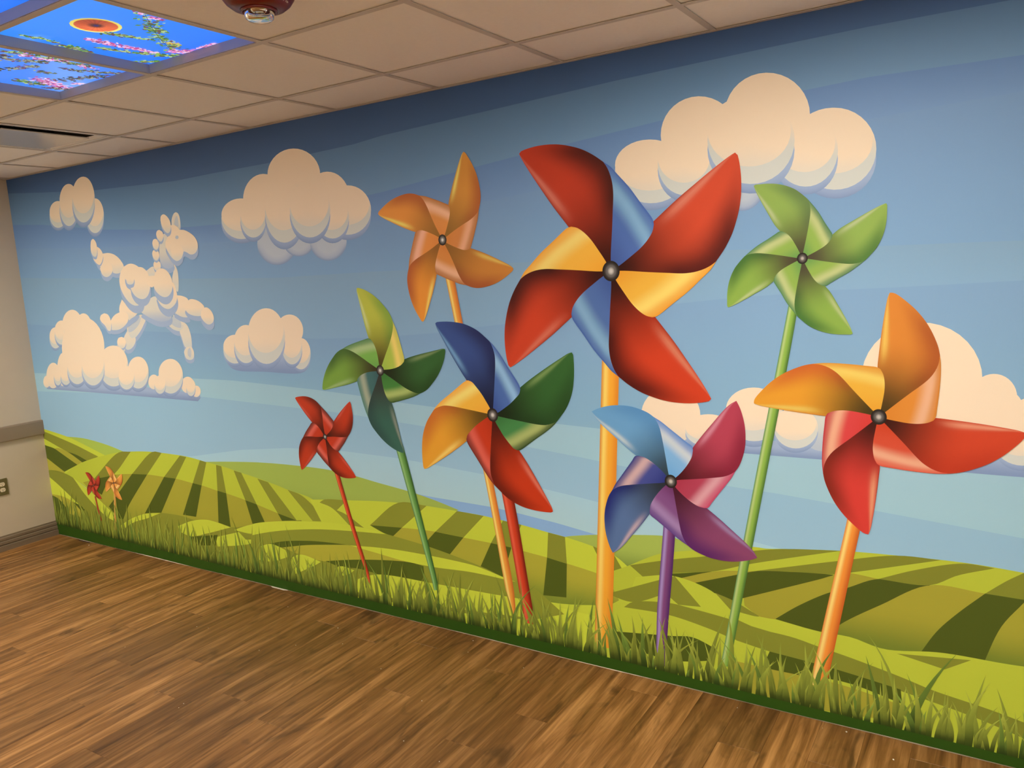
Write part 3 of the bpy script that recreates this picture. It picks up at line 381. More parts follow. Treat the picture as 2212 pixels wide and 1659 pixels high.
  {'label': 'low green mounds behind the grass at the left', 'base': [[[6.2, 483.6], [132.9, 487.5], [301.6, 460.6], [521.9, 369.0], [797.5, 226.6], [961.1, 237.5], [1128.6, 292.2], [1297.1, 319.3], [1526.9, 326.2], [1640.9, 316.4], [1756.9, 332.7], [1982.2, 314.3], [2133.2, 345.2], [2289.9, 383.3], [2439.8, 413.1], [2594.4, 436.3], [2900.2, 138.8], [-85.0, -101.5], [-128.1, 343.3]], [140, 152, 56], None], 'stripes': [[[[315.9, 457.7], [522.9, 373.3], [780.2, 240.9], [797.0, 193.6], [683.8, 212.3], [456.1, 336.5]], [203, 224, 74], None], [[[-7.2, 433.3], [119.8, 377.8], [362.1, 253.4], [151.0, 197.8], [-10.2, 302.5]], [213, 233, 77], None], [[[-2.0, 303.4], [176.4, 296.8], [375.2, 246.3], [356.8, 171.1], [54.3, 186.1]], [188, 190, 69], None], [[[-43.1, 298.9], [78.0, 277.0], [185.1, 210.7], [196.2, 133.3], [-63.9, 100.1]], [89, 107, 34], None], [[[277.2, 273.6], [363.2, 257.8], [415.5, 229.8], [354.5, 222.4]], [86, 104, 34], None], [[[818.4, 167.5], [961.1, 237.5], [1128.6, 292.2], [1303.4, 320.0], [1148.3, 264.5], [982.3, 213.5], [847.7, 146.7]], [200, 220, 72], None], [[[1465.8, 253.2], [1616.3, 307.2], [1756.9, 332.7], [1866.3, 328.3], [1984.3, 313.9], [1740.7, 241.0], [1585.6, 202.9], [1482.7, 217.0]], [197, 218, 72], None], [[[2011.9, 301.6], [2133.2, 345.2], [2289.9, 383.3], [2439.6, 411.7], [2764.3, 444.9], [2757.5, 391.3], [2587.0, 381.4], [2382.6, 349.0], [2177.1, 299.8]], [199, 221, 73], None], [[[1827.7, 230.8], [2052.7, 294.9], [2108.8, 255.9], [2243.8, 275.1], [2125.2, 229.5], [1839.8, 173.1]], [196, 219, 72], None], [[[2162.5, 206.3], [2300.4, 255.1], [2398.0, 255.4], [2363.1, 215.2], [2184.7, 152.3]], [200, 222, 73], None], [[[1585.1, 200.5], [1852.8, 249.1], [1818.5, 177.4], [1610.0, 146.9]], [82, 100, 32], None]]},
  {'label': 'curved green field bands behind the middle grass', 'base': [[[2183.0, 360.9], [2245.9, 377.6], [2445.9, 412.5], [2680.6, 439.4], [2900.8, 454.9], [3067.0, 454.5], [3217.3, 441.7], [3479.2, 415.4], [3789.5, 362.7], [3937.8, 325.3], [4051.1, 316.6], [4227.1, 210.0], [4103.4, 157.3], [2086.7, 8.0]], [145, 159, 58], None], 'stripes': [[[[2183.0, 360.9], [2245.9, 377.6], [2445.9, 412.5], [2680.6, 439.4], [2900.8, 454.9], [3067.0, 454.5], [3217.3, 441.7], [2981.4, 425.7], [2720.3, 401.4], [2437.9, 356.5], [2235.6, 310.0], [2172.3, 292.0]], [201, 223, 73], None], [[[2307.2, 258.2], [2428.5, 291.0], [2665.8, 327.1], [2925.8, 344.2], [2616.3, 296.4], [2423.3, 254.2]], [85, 104, 33], None], [[[2423.3, 254.2], [2616.3, 296.4], [2798.7, 324.4], [2951.0, 344.0], [3135.7, 343.9], [3373.5, 315.1], [2962.9, 266.0], [2741.9, 222.5], [2543.4, 234.4]], [181, 186, 66], None], [[[2948.5, 343.6], [3137.4, 359.9], [3295.0, 367.8], [3504.2, 369.1], [3625.3, 367.0], [3762.4, 359.5], [3925.1, 327.7], [3982.1, 318.7], [3725.7, 324.2], [3513.7, 313.2], [3328.0, 314.0], [3134.1, 329.0]], [205, 227, 74], None], [[[2755.6, 226.0], [2962.9, 266.0], [3210.6, 301.7], [3365.9, 313.8], [3440.0, 307.3], [3440.2, 228.9], [3278.9, 206.1], [2999.7, 221.8], [2854.3, 211.2]], [86, 105, 33], None], [[[2984.5, 161.9], [3121.4, 211.0], [3506.1, 226.9], [3853.4, 235.4], [4046.5, 242.4], [4041.2, 156.2], [3710.3, 125.8], [2967.5, 86.7]], [205, 227, 74], None], [[[2223.4, 230.4], [2327.3, 261.1], [2440.8, 243.0], [2464.0, 204.9], [2311.4, 153.0], [2210.8, 147.8]], [201, 223, 73], None], [[[2451.8, 185.7], [2561.9, 233.8], [2718.7, 215.5], [2665.4, 185.4], [2497.6, 106.3]], [204, 227, 75], None], [[[2817.4, 193.3], [2872.0, 215.4], [2964.6, 207.6], [2918.8, 177.0], [2820.5, 147.1]], [204, 228, 75], None]]},
  {'label': 'broad sunlit green field at the right', 'base': [[[4410.7, 491.2], [4459.8, 446.6], [4526.7, 478.1], [4678.1, 558.4], [4750.2, 580.0], [4955.6, 624.7], [5065.4, 647.7], [5115.5, 647.8], [5183.0, 656.9], [5381.4, 679.2], [5560.5, 689.2], [5769.3, 695.1], [5928.4, 687.7], [6192.4, 664.7], [6200.0, 503.4], [5549.3, 360.1], [4847.9, 277.5], [4519.4, 284.8]], [182, 202, 66], None], 'stripes': [[[[4553.8, 491.7], [4677.2, 528.8], [4784.7, 557.8], [4874.7, 579.8], [5077.9, 634.6], [5183.0, 656.6], [5381.4, 679.2], [5295.7, 653.6], [5052.0, 576.3], [4903.9, 521.8], [4740.6, 487.6], [4619.5, 444.0]], [130, 141, 51], None], [[[5045.2, 543.9], [5145.9, 573.8], [5373.1, 640.1], [5560.5, 688.9], [5695.8, 693.5], [5412.7, 602.4], [5359.2, 587.1], [5176.5, 567.6], [5070.7, 550.8]], [128, 139, 50], None], [[[4719.1, 481.8], [4903.9, 521.8], [4775.6, 472.1], [4729.3, 465.6]], [77, 94, 29], None], [[[4772.1, 471.5], [4917.4, 525.1], [5073.9, 551.3], [5003.1, 525.6], [4824.1, 459.2]], [164, 166, 59], None], [[[4822.4, 458.9], [5003.1, 525.6], [5073.9, 551.3], [5236.8, 574.1], [5362.1, 585.3], [5313.3, 562.0], [5027.8, 434.7], [4985.2, 416.4], [4912.4, 434.2]], [76, 92, 28], None], [[[5027.8, 434.7], [5313.3, 562.0], [5362.1, 585.0], [5418.3, 590.1], [5503.3, 594.2], [5401.9, 542.3], [5295.9, 481.8], [5144.6, 371.2], [5088.0, 371.1], [5030.7, 404.4]], [162, 165, 58], None], [[[5355.5, 586.2], [5402.5, 599.3], [5503.3, 593.9], [5407.5, 547.5], [5326.9, 550.3]], [161, 164, 58], None], [[[5327.0, 506.3], [5402.9, 543.5], [5503.3, 593.9], [5664.3, 599.0], [5513.4, 499.7], [5375.4, 395.4], [5312.8, 352.4], [5146.8, 372.6], [5228.7, 440.0]], [76, 92, 29], None], [[[5503.3, 593.9], [5620.9, 646.8], [5761.3, 691.9], [5850.5, 689.9], [5746.1, 647.8], [5664.3, 599.0]], [129, 139, 50], None], [[[5375.4, 395.4], [5513.4, 499.7], [5664.3, 599.0], [5825.7, 598.2], [5737.5, 497.5], [5680.8, 415.0], [5637.2, 343.6], [5529.2, 319.1], [5327.5, 339.1]], [165, 167, 59], [111, 134, 49]], [[[5825.7, 598.2], [5933.7, 596.5], [5969.8, 593.8], [5934.0, 587.0], [5874.1, 490.7], [5824.9, 341.4], [5635.1, 338.0], [5688.7, 437.1], [5749.4, 514.8]], [77, 94, 29], None], [[[5825.7, 598.2], [5884.6, 652.1], [5930.6, 687.4], [6068.5, 679.3], [6035.9, 594.6], [5933.7, 596.5]], [130, 142, 51], None], [[[5934.0, 587.0], [5969.8, 593.3], [6143.3, 569.5], [6153.5, 339.8], [5824.9, 341.4], [5874.1, 490.7]], [166, 170, 60], [112, 136, 50]]]},
  {'label': 'bright green front slope at the lower right', 'base': [[[4541.5, 363.8], [4578.4, 444.3], [4743.9, 476.7], [4912.4, 434.9], [4971.5, 378.1], [5017.3, 371.5], [5144.6, 369.5], [5310.8, 355.4], [5414.4, 356.3], [5522.7, 335.2], [5703.0, 361.8], [5923.1, 366.2], [6205.1, 394.3], [6227.6, -83.0], [5326.5, -58.4], [4390.4, 26.8], [4400.6, 261.7]], [187, 208, 68], None], 'stripes': [[[[4443.9, 346.0], [4733.0, 470.6], [4749.2, 476.9], [4856.6, 365.4], [4762.1, 356.6], [4709.4, 394.4], [4559.3, 329.9]], [133, 145, 52], None], [[[4915.8, 435.5], [4985.2, 417.1], [5088.0, 371.1], [5075.3, 368.5], [4974.8, 377.0]], [132, 143, 52], None], [[[4559.3, 329.9], [4726.4, 357.0], [4797.3, 353.3], [4967.5, 337.3], [5016.8, 329.9], [5187.6, 310.2], [5187.4, 260.1], [5015.8, 252.4], [4882.3, 280.4], [4721.3, 304.1], [4519.9, 300.0]], [133, 145, 52], None], [[[5005.6, 339.6], [5072.8, 321.7], [5213.2, 311.8], [5303.1, 295.3], [5414.1, 276.6], [5593.0, 239.0], [5676.2, 217.9], [5859.4, 189.0], [6163.1, 123.7], [6165.2, 76.1], [5979.5, 107.5], [5820.2, 147.7], [5562.5, 191.5], [5347.3, 219.8], [5125.0, 235.7], [4996.2, 253.4]], [133, 145, 53], None], [[[5565.9, 327.4], [5792.2, 354.8], [5714.8, 303.0]], [134, 146, 53], None], [[[5084.3, 130.9], [5125.0, 235.7], [5248.4, 228.3], [5376.3, 218.5], [5580.4, 194.4], [5585.7, 141.4], [5376.6, 177.2]], [78, 95, 29], None], [[[4476.5, 181.3], [4733.3, 215.3], [4818.9, 228.2], [4914.9, 199.0], [4907.2, 147.2], [4737.6, 107.7], [4474.2, 123.4]], [78, 96, 30], None], [[[4961.8, 166.3], [5124.5, 163.7], [5376.6, 163.4], [5608.1, 131.4], [5586.7, 72.0], [5328.3, 44.7], [4959.9, 46.8]], [167, 169, 60], None]]},
],
'pins': [
  {'label': 'all-orange pinwheel at the top, behind the big blue, green, red and orange one', 'hub': [3694.4, 1889.5], 'rh': 24.6, 'A': [[145.9, 367.6], [138.3, 362.0], [121.8, 334.3], [100.0, 288.4], [77.7, 239.2], [59.1, 191.9], [46.8, 155.3], [27.8, 83.7]], 'B': [[25.6, 14.0], [68.3, 36.7], [117.7, 59.3], [155.0, 75.3], [177.4, 87.9], [196.3, 102.1], [206.9, 116.9], [216.3, 143.1], [221.2, 176.7], [217.4, 219.4], [205.4, 268.5], [187.4, 309.8], [165.5, 346.1], [154.4, 362.1], [145.9, 367.6]], 'nE': 6, 'O': [[206.9, 116.9], [200.0, 81.8], [188.6, 48.3], [172.9, 6.1], [159.8, -24.9], [151.1, -44.7]], 'F': [[141.6, -50.6], [119.7, -52.2], [94.7, -45.8], [62.5, -33.5], [26.7, -17.1]], 'cols': [[[[219, 158, 73], [181, 107, 58], [151, 112, 51], [247, 247, 140]], [[184, 122, 67], [236, 184, 151], [216, 143, 79], [213, 139, 67]]], [[[199, 135, 60], [164, 91, 49], [145, 103, 44], [224, 204, 108]], [[179, 115, 61], [236, 190, 159], [218, 146, 75], [212, 134, 64]]], [[[235, 157, 60], [183, 99, 49], [145, 99, 40], [247, 237, 129]], [[193, 124, 62], [244, 193, 169], [233, 155, 79], [227, 145, 74]]], [[[235, 160, 74], [188, 108, 59], [153, 110, 48], [247, 247, 133]], [[193, 129, 69], [247, 202, 170], [231, 157, 84], [228, 149, 78]]]], 'stick': {'L': [[3693.4, 1741.4], [3731.2, 1520.6], [3839.9, 828.6], [3877.6, 587.5], [3929.6, 229.0], [3951.5, 137.5]], 'R': [[3742.5, 1739.3], [3776.7, 1513.9], [3889.3, 787.4], [3918.8, 592.9], [3969.6, 259.0], [3969.5, 141.1]], 'c': [[210, 148, 63], [247, 230, 136], [237, 166, 70], [200, 113, 50]]}, 'hc': [[234, 240, 242], [126, 129, 132], [45, 40, 37]]},
  {'label': 'pinwheel with yellow-green, dark green, teal and leaf green blades', 'hub': [3260.7, 1286.1], 'rh': 26.7, 'A': [[-108.4, 406.2], [-110.9, 395.9], [-106.1, 367.9], [-94.8, 311.9], [-80.6, 242.6], [-68.5, 193.0], [-57.2, 156.7], [-35.6, 93.9]], 'B': [[13.5, 25.1], [40.2, 75.0], [66.3, 121.0], [87.6, 163.3], [99.3, 195.6], [105.2, 224.5], [104.0, 242.2], [99.2, 256.7], [83.3, 285.8], [56.9, 315.2], [26.0, 344.9], [-13.8, 373.4], [-59.0, 395.8], [-88.7, 404.6], [-101.7, 407.0], [-108.4, 406.2]], 'nE': 6, 'O': [[104.0, 242.2], [117.6, 211.5], [130.4, 172.9], [142.5, 127.9], [151.5, 92.5], [158.5, 58.6]], 'F': [[154.3, 45.6], [137.0, 30.7], [106.4, 17.1], [67.4, 8.1], [24.2, 3.9]], 'cols': [[[[188, 203, 80], [135, 175, 71], [78, 71, 22], [207, 226, 167]], [[202, 209, 100], [242, 227, 129], [175, 207, 86], [162, 203, 89]]], [[[50, 102, 52], [35, 77, 34], [20, 33, 10], [128, 157, 110]], [[49, 89, 42], [173, 201, 123], [68, 137, 65], [53, 117, 56]]], [[[54, 105, 96], [44, 84, 83], [49, 53, 53], [146, 160, 155]], [[76, 133, 129], [164, 181, 164], [63, 113, 118], [53, 97, 106]]], [[[121, 169, 72], [68, 109, 48], [57, 53, 26], [162, 198, 142]], [[79, 134, 89], [172, 207, 151], [122, 187, 89], [107, 173, 89]]]], 'stick': {'L': [[3317.5, 914.1], [3329.6, 866.3], [3485.6, 248.1], [3495.1, 191.8]], 'R': [[3363.8, 933.9], [3376.9, 888.3], [3519.2, 253.9], [3524.3, 197.1]], 'c': [[77, 135, 86], [147, 202, 133], [104, 165, 86], [50, 99, 46]]}, 'hc': [[222, 226, 227], [120, 121, 124], [42, 37, 35]]},
  {'label': 'small all-red pinwheel at the middle left', 'hub': [2839.8, 924.4], 'rh': 15.9, 'A': [[-197.4, 200.2], [-190.7, 187.7], [-158.1, 146.9], [-125.1, 110.4], [-88.5, 74.3], [-55.6, 41.0]], 'B': [[-1.1, 20.2], [-4.8, 63.1], [-5.2, 103.3], [-7.0, 132.8], [-9.9, 152.7], [-13.1, 165.1], [-33.6, 182.9], [-68.1, 201.8], [-104.3, 210.3], [-134.2, 211.5], [-168.8, 207.7], [-188.4, 204.1], [-197.4, 200.2]], 'nE': 5, 'O': [[-13.1, 165.1], [19.4, 139.4], [48.5, 111.6], [70.9, 88.9]], 'F': [[72.2, 75.7], [61.5, 56.4], [42.5, 33.8], [18.3, 14.7]], 'cols': [[[[192, 60, 31], [107, 29, 15], [67, 14, 4], [208, 92, 78]], [[102, 38, 32], [219, 104, 93], [194, 60, 34], [176, 53, 29]]], [[[192, 60, 32], [107, 29, 15], [67, 15, 4], [208, 92, 79]], [[102, 39, 32], [220, 104, 93], [195, 60, 34], [177, 53, 29]]], [[[194, 60, 32], [108, 29, 15], [68, 15, 4], [210, 93, 79]], [[102, 38, 32], [220, 104, 93], [195, 60, 34], [177, 53, 29]]], [[[191, 60, 31], [107, 29, 15], [67, 14, 4], [207, 92, 78]], [[102, 38, 31], [218, 103, 93], [194, 60, 34], [176, 52, 29]]]], 'stick': {'L': [[2875.1, 773.8], [2887.9, 724.8], [2968.0, 443.8], [3050.9, 189.0], [3062.5, 147.5]], 'R': [[2914.1, 764.8], [2923.0, 714.4], [2997.0, 447.7], [3074.0, 192.9], [3079.0, 150.4]], 'c': [[165, 58, 33], [236, 113, 74], [203, 70, 35], [121, 34, 19]]}, 'hc': [[219, 223, 226], [118, 119, 123], [41, 36, 34]]},
  {'label': 'giant red pinwheel with blue and yellow folds on the yellow stick', 'hub': [4517.6, 1714.0], 'rh': 40.6, 'A': [[-397.1, 500.2], [-389.6, 484.2], [-352.5, 423.3], [-301.0, 347.2], [-249.9, 274.3], [-183.7, 189.2], [-123.5, 110.2]], 'B': [[1.4, 58.9], [10.2, 149.9], [17.0, 230.9], [22.0, 306.8], [16.0, 356.5], [0.3, 400.5], [-16.3, 424.6], [-55.6, 453.8], [-105.7, 482.3], [-157.1, 501.3], [-220.3, 516.5], [-290.9, 521.3], [-346.7, 517.5], [-378.1, 512.0], [-392.7, 507.2], [-397.1, 500.2]], 'nE': 6, 'O': [[-16.3, 424.6], [13.0, 403.5], [41.5, 371.6], [88.7, 318.1], [135.0, 254.2], [171.7, 204.8], [183.0, 186.3]], 'F': [[186.2, 168.5], [179.3, 142.5], [159.2, 112.8], [129.2, 83.4], [88.9, 54.2], [37.8, 20.4]], 'cols': [[[[192, 64, 41], [80, 27, 22], [58, 13, 4], [214, 131, 118]], [[73, 109, 194], [130, 183, 232], [77, 113, 192], [63, 91, 169]]], [[[209, 78, 50], [89, 22, 17], [50, 9, 5], [218, 139, 122]], [[231, 162, 59], [245, 223, 123], [235, 186, 71], [229, 162, 50]]], [[[204, 65, 35], [83, 15, 9], [47, 7, 3], [208, 136, 113]], [[66, 100, 182], [128, 178, 223], [78, 114, 185], [60, 89, 164]]], [[[202, 67, 39], [73, 18, 14], [51, 8, 3], [209, 120, 102]], [[236, 170, 64], [242, 221, 129], [239, 187, 73], [236, 170, 54]]]], 'stick': {'L': [[4465.7, 1390.1], [4461.2, 1332.9], [4395.0, 406.0], [4371.7, 81.9]], 'R': [[4541.7, 1390.8], [4536.7, 1315.5], [4477.2, 420.1], [4452.3, 99.9]], 'c': [[217, 141, 47], [247, 225, 123], [243, 180, 60], [227, 147, 47]]}, 'hc': [[201, 203, 205], [108, 108, 111], [37, 32, 30]]},
  {'label': 'pinwheel with one blue, one green, one red and one orange blade', 'hub': [3909.0, 1098.3], 'rh': 31.3, 'A': [[-287.9, 416.6], [-285.6, 403.4], [-268.7, 371.9], [-238.5, 319.6], [-200.6, 257.2], [-162.8, 198.6], [-132.4, 155.9], [-82.8, 93.2]], 'B': [[5.3, 34.8], [13.8, 97.0], [22.7, 165.5], [30.3, 233.4], [30.3, 273.8], [24.0, 297.3], [15.6, 319.1], [6.6, 333.5], [-18.1, 354.3], [-48.9, 378.0], [-88.4, 398.5], [-128.8, 412.4], [-178.6, 420.7], [-225.3, 423.6], [-264.2, 423.0], [-280.9, 421.4], [-287.9, 416.6]], 'nE': 7, 'O': [[6.6, 333.5], [27.2, 314.1], [56.5, 277.5], [92.3, 224.4], [124.5, 178.4], [145.8, 147.2], [152.6, 132.4]], 'F': [[154.3, 122.5], [146.8, 102.1], [125.9, 81.1], [92.6, 52.6], [59.4, 30.5], [32.1, 13.7]], 'cols': [[[[54, 83, 155], [31, 45, 100], [18, 26, 60], [120, 178, 232]], [[65, 97, 183], [144, 197, 245], [74, 113, 192], [55, 85, 167]]], [[[49, 101, 49], [35, 76, 36], [17, 36, 14], [128, 165, 102]], [[42, 77, 42], [170, 192, 122], [68, 139, 81], [54, 116, 63]]], [[[197, 59, 25], [109, 27, 11], [73, 14, 4], [219, 128, 110]], [[115, 46, 41], [219, 101, 89], [198, 60, 30], [177, 51, 22]]], [[[231, 170, 55], [201, 118, 47], [91, 71, 20], [247, 228, 130]], [[242, 180, 76], [247, 232, 133], [242, 192, 72], [240, 178, 63]]]], 'stick': {'L': [[3926.7, 780.3], [3933.6, 735.3], [3954.3, 597.5], [4005.8, 213.9], [4016.4, 127.8]], 'R': [[3988.6, 775.8], [3999.8, 699.2], [4013.7, 605.3], [4065.7, 205.2], [4078.3, 129.3]], 'c': [[176, 56, 34], [229, 103, 77], [208, 67, 38], [118, 32, 18]]}, 'hc': [[214, 216, 218], [115, 115, 118], [40, 35, 33]]},
  {'label': 'all-green pinwheel on the tall green stick at the right', 'hub': [5247.8, 1725.5], 'rh': 19.6, 'A': [[-165.0, 263.3], [-159.9, 247.7], [-144.1, 214.3], [-118.3, 165.7], [-92.6, 120.2], [-75.5, 98.6], [-47.2, 56.2]], 'B': [[2.8, 20.0], [13.2, 69.5], [21.5, 114.5], [27.0, 156.5], [25.6, 176.4], [22.3, 190.7], [16.0, 202.6], [-1.9, 219.7], [-24.1, 237.4], [-52.1, 251.5], [-80.3, 260.5], [-114.7, 265.7], [-143.6, 266.4], [-159.7, 266.5], [-165.0, 263.3]], 'nE': 6, 'O': [[16.0, 202.6], [31.1, 184.3], [52.9, 154.4], [74.7, 116.1], [90.9, 89.7], [97.6, 78.0]], 'F': [[96.9, 66.8], [88.3, 51.9], [72.2, 37.4], [50.4, 24.4], [22.8, 10.3]], 'cols': [[[[142, 180, 92], [102, 136, 80], [73, 73, 52], [184, 202, 159]], [[72, 127, 90], [186, 204, 143], [143, 184, 88], [97, 154, 85]]], [[[143, 182, 91], [81, 128, 63], [72, 66, 52], [186, 204, 163]], [[76, 129, 90], [185, 203, 145], [144, 183, 88], [97, 154, 85]]], [[[135, 177, 81], [71, 121, 57], [71, 67, 51], [181, 199, 151]], [[76, 134, 90], [185, 204, 146], [140, 181, 86], [94, 151, 85]]], [[[137, 179, 82], [70, 118, 55], [70, 62, 49], [187, 206, 158]], [[76, 134, 90], [186, 204, 146], [143, 183, 88], [97, 154, 85]]]], 'stick': {'L': [[5205.0, 1587.0], [5150.3, 1300.3], [5047.2, 758.1], [4931.3, 127.9]], 'R': [[5238.0, 1586.1], [5192.8, 1330.1], [5085.4, 762.9], [4968.7, 136.8]], 'c': [[84, 146, 91], [182, 210, 142], [141, 189, 85], [76, 122, 56]]}, 'hc': [[186, 184, 184], [99, 97, 99], [33, 28, 26]]},
  {'label': 'pinwheel with light blue, crimson, purple and navy blades on the purple stick', 'hub': [4744.0, 873.1], 'rh': 27.5, 'A': [[-337.8, 266.3], [-324.6, 243.9], [-297.6, 215.7], [-247.5, 174.3], [-198.0, 133.5], [-149.1, 96.8], [-107.9, 71.0], [-60.0, 38.8]], 'B': [[-9.0, 32.7], [-16.2, 78.9], [-24.0, 128.5], [-31.8, 174.5], [-39.9, 213.2], [-50.2, 237.5], [-64.4, 258.1], [-86.3, 273.0], [-123.4, 287.2], [-161.1, 296.2], [-203.4, 298.9], [-242.6, 296.7], [-282.5, 288.6], [-315.0, 277.8], [-337.8, 266.3]], 'nE': 6, 'O': [[-64.4, 258.1], [-35.4, 241.9], [0.4, 215.7], [35.9, 189.7], [71.0, 164.0], [91.3, 149.7]], 'F': [[94.1, 134.1], [89.3, 109.1], [76.2, 83.3], [57.7, 56.8], [31.7, 27.6]], 'cols': [[[[105, 167, 226], [87, 149, 213], [44, 67, 84], [203, 222, 231]], [[95, 143, 223], [200, 219, 240], [126, 186, 247], [105, 176, 247]]], [[[178, 66, 94], [135, 34, 64], [65, 7, 21], [210, 148, 177]], [[193, 74, 117], [214, 164, 185], [175, 65, 96], [165, 52, 80]]], [[[136, 71, 118], [91, 40, 111], [69, 19, 42], [153, 137, 192]], [[95, 67, 146], [161, 135, 195], [129, 84, 148], [105, 47, 109]]], [[[87, 120, 177], [30, 46, 127], [38, 48, 61], [202, 182, 199]], [[48, 65, 145], [205, 179, 190], [66, 80, 161], [34, 50, 134]]]], 'stick': {'L': [[4710.5, 715.4], [4707.6, 681.9], [4669.9, 322.1], [4663.5, 210.7], [4654.8, 62.3]], 'R': [[4759.4, 721.6], [4755.5, 643.7], [4723.4, 332.4], [4709.6, 194.1], [4698.1, 72.5]], 'c': [[97, 59, 138], [169, 150, 221], [128, 76, 138], [82, 42, 113]]}, 'hc': [[202, 202, 204], [108, 108, 110], [37, 32, 30]]},
  {'label': 'pinwheel with orange upper blades and red lower blades at the right edge', 'hub': [5497.5, 1175.9], 'rh': 27.1, 'A': [[28.5, 422.3], [23.0, 407.9], [13.1, 349.6], [4.4, 282.2], [-2.5, 214.0], [-5.9, 171.1], [-3.2, 102.1]], 'B': [[19.3, 17.2], [55.5, 50.5], [92.9, 84.2], [129.7, 115.9], [151.3, 137.6], [169.0, 165.5], [177.5, 191.4], [179.5, 216.2], [174.6, 240.8], [159.3, 281.9], [136.7, 325.1], [106.7, 364.6], [76.6, 394.1], [53.9, 413.2], [40.6, 421.1], [28.5, 422.3]], 'nE': 7, 'O': [[179.5, 216.2], [183.1, 183.2], [183.2, 141.8], [179.8, 83.3], [175.3, 37.0], [171.6, 7.3]], 'F': [[165.2, -3.7], [146.9, -12.4], [120.9, -16.9], [90.8, -16.5], [48.7, -10.3], [25.5, -6.0]], 'cols': [[[[216, 139, 56], [174, 93, 40], [74, 58, 17], [234, 209, 108]], [[205, 131, 45], [229, 184, 153], [218, 143, 57], [212, 135, 48]]], [[[204, 70, 42], [185, 57, 33], [58, 13, 3], [225, 162, 137]], [[214, 88, 72], [229, 175, 151], [208, 81, 58], [197, 63, 31]]], [[[212, 64, 59], [133, 38, 29], [59, 11, 6], [227, 168, 135]], [[185, 46, 65], [231, 179, 155], [212, 69, 74], [208, 61, 58]]], [[[225, 162, 50], [200, 107, 43], [69, 57, 16], [224, 207, 111]], [[218, 153, 59], [235, 212, 111], [229, 181, 66], [226, 165, 52]]]], 'stick': {'L': [[5405.3, 837.6], [5399.4, 799.3], [5333.7, 459.5], [5296.9, 266.4], [5270.5, 133.8]], 'R': [[5456.7, 843.8], [5441.6, 765.6], [5389.1, 470.1], [5348.9, 241.7], [5333.0, 149.5]], 'c': [[224, 134, 59], [247, 228, 140], [239, 156, 66], [199, 101, 38]]}, 'hc': [[191, 190, 192], [102, 101, 103], [35, 29, 27]]},
  {'label': 'tiny red pinwheel low in the far left grass', 'hub': [566.5, 425.8], 'rh': 7, 'A': [[-80.0, 84.6], [-77.4, 79.4], [-64.2, 62.2], [-50.9, 46.8], [-36.0, 31.5], [-22.7, 17.5]], 'B': [[-0.3, 8.4], [-1.4, 26.2], [-1.3, 42.8], [-1.8, 55.1], [-2.8, 63.3], [-4.0, 68.5], [-12.3, 76.0], [-26.5, 84.2], [-41.4, 88.0], [-53.8, 88.7], [-68.1, 87.5], [-76.3, 86.1], [-80.0, 84.6]], 'nE': 5, 'O': [[-4.0, 68.5], [9.2, 57.6], [21.0, 45.8], [30.1, 36.2]], 'F': [[30.6, 30.7], [26.0, 22.8], [17.9, 13.6], [7.7, 5.9]], 'cols': [[[[187, 64, 45], [118, 38, 29], [86, 26, 21], [203, 85, 65]], [[160, 55, 42], [208, 85, 69], [190, 64, 45], [160, 55, 38]]], [[[187, 64, 45], [118, 38, 29], [86, 26, 21], [203, 85, 65]], [[160, 55, 42], [208, 85, 69], [190, 64, 45], [160, 55, 38]]], [[[187, 64, 45], [118, 38, 29], [86, 26, 21], [203, 85, 65]], [[160, 55, 42], [208, 85, 69], [190, 64, 45], [160, 55, 38]]], [[[187, 64, 45], [118, 38, 29], [86, 26, 21], [203, 85, 65]], [[160, 55, 42], [208, 85, 69], [190, 64, 45], [160, 55, 38]]]], 'stick': {'L': [[560.5, 348.6], [574.4, 264.1], [593.3, 176.7]], 'R': [[577.9, 350.5], [591.8, 266.1], [610.6, 178.9]], 'c': [[160, 73, 51], [203, 97, 65], [160, 61, 45]]}, 'hc': [[182, 167, 164], [97, 85, 85], [49, 32, 31]]},
  {'label': 'tiny orange pinwheel low in the far left grass', 'hub': [817.7, 469.1], 'rh': 8, 'A': [[-73.3, 108.5], [-71.3, 102.2], [-59.9, 80.7], [-47.9, 61.2], [-34.2, 41.6], [-22.0, 23.5]], 'B': [[1.2, 9.3], [3.2, 29.3], [6.4, 47.7], [8.1, 61.4], [8.5, 70.8], [8.1, 76.7], [0.2, 86.6], [-14.0, 98.2], [-29.8, 105.2], [-43.4, 108.3], [-59.6, 109.5], [-68.9, 109.5], [-73.3, 108.5]], 'nE': 5, 'O': [[8.1, 76.7], [20.8, 62.2], [31.7, 47.0], [40.0, 34.7]], 'F': [[39.5, 28.5], [33.0, 20.6], [22.3, 11.9], [9.6, 5.2]], 'cols': [[[[233, 163, 76], [197, 117, 56], [125, 82, 43], [247, 203, 128]], [[223, 151, 76], [247, 220, 147], [241, 174, 89], [228, 163, 82]]], [[[233, 163, 76], [197, 117, 56], [125, 82, 43], [247, 203, 128]], [[223, 151, 76], [247, 220, 147], [241, 174, 89], [228, 163, 82]]], [[[233, 163, 76], [197, 117, 56], [125, 82, 43], [247, 203, 128]], [[223, 151, 76], [247, 220, 147], [241, 174, 89], [228, 163, 82]]], [[[233, 163, 76], [197, 117, 56], [125, 82, 43], [247, 203, 128]], [[223, 151, 76], [247, 220, 147], [241, 174, 89], [228, 163, 82]]]], 'stick': {'L': [[812.0, 447.2], [780.1, 282.1], [747.8, 114.5]], 'R': [[833.9, 449.5], [802.3, 284.8], [767.4, 117.1]], 'c': [[208, 163, 82], [233, 197, 115], [197, 151, 76]]}, 'hc': [[176, 163, 160], [94, 82, 82], [47, 31, 30]]},
],
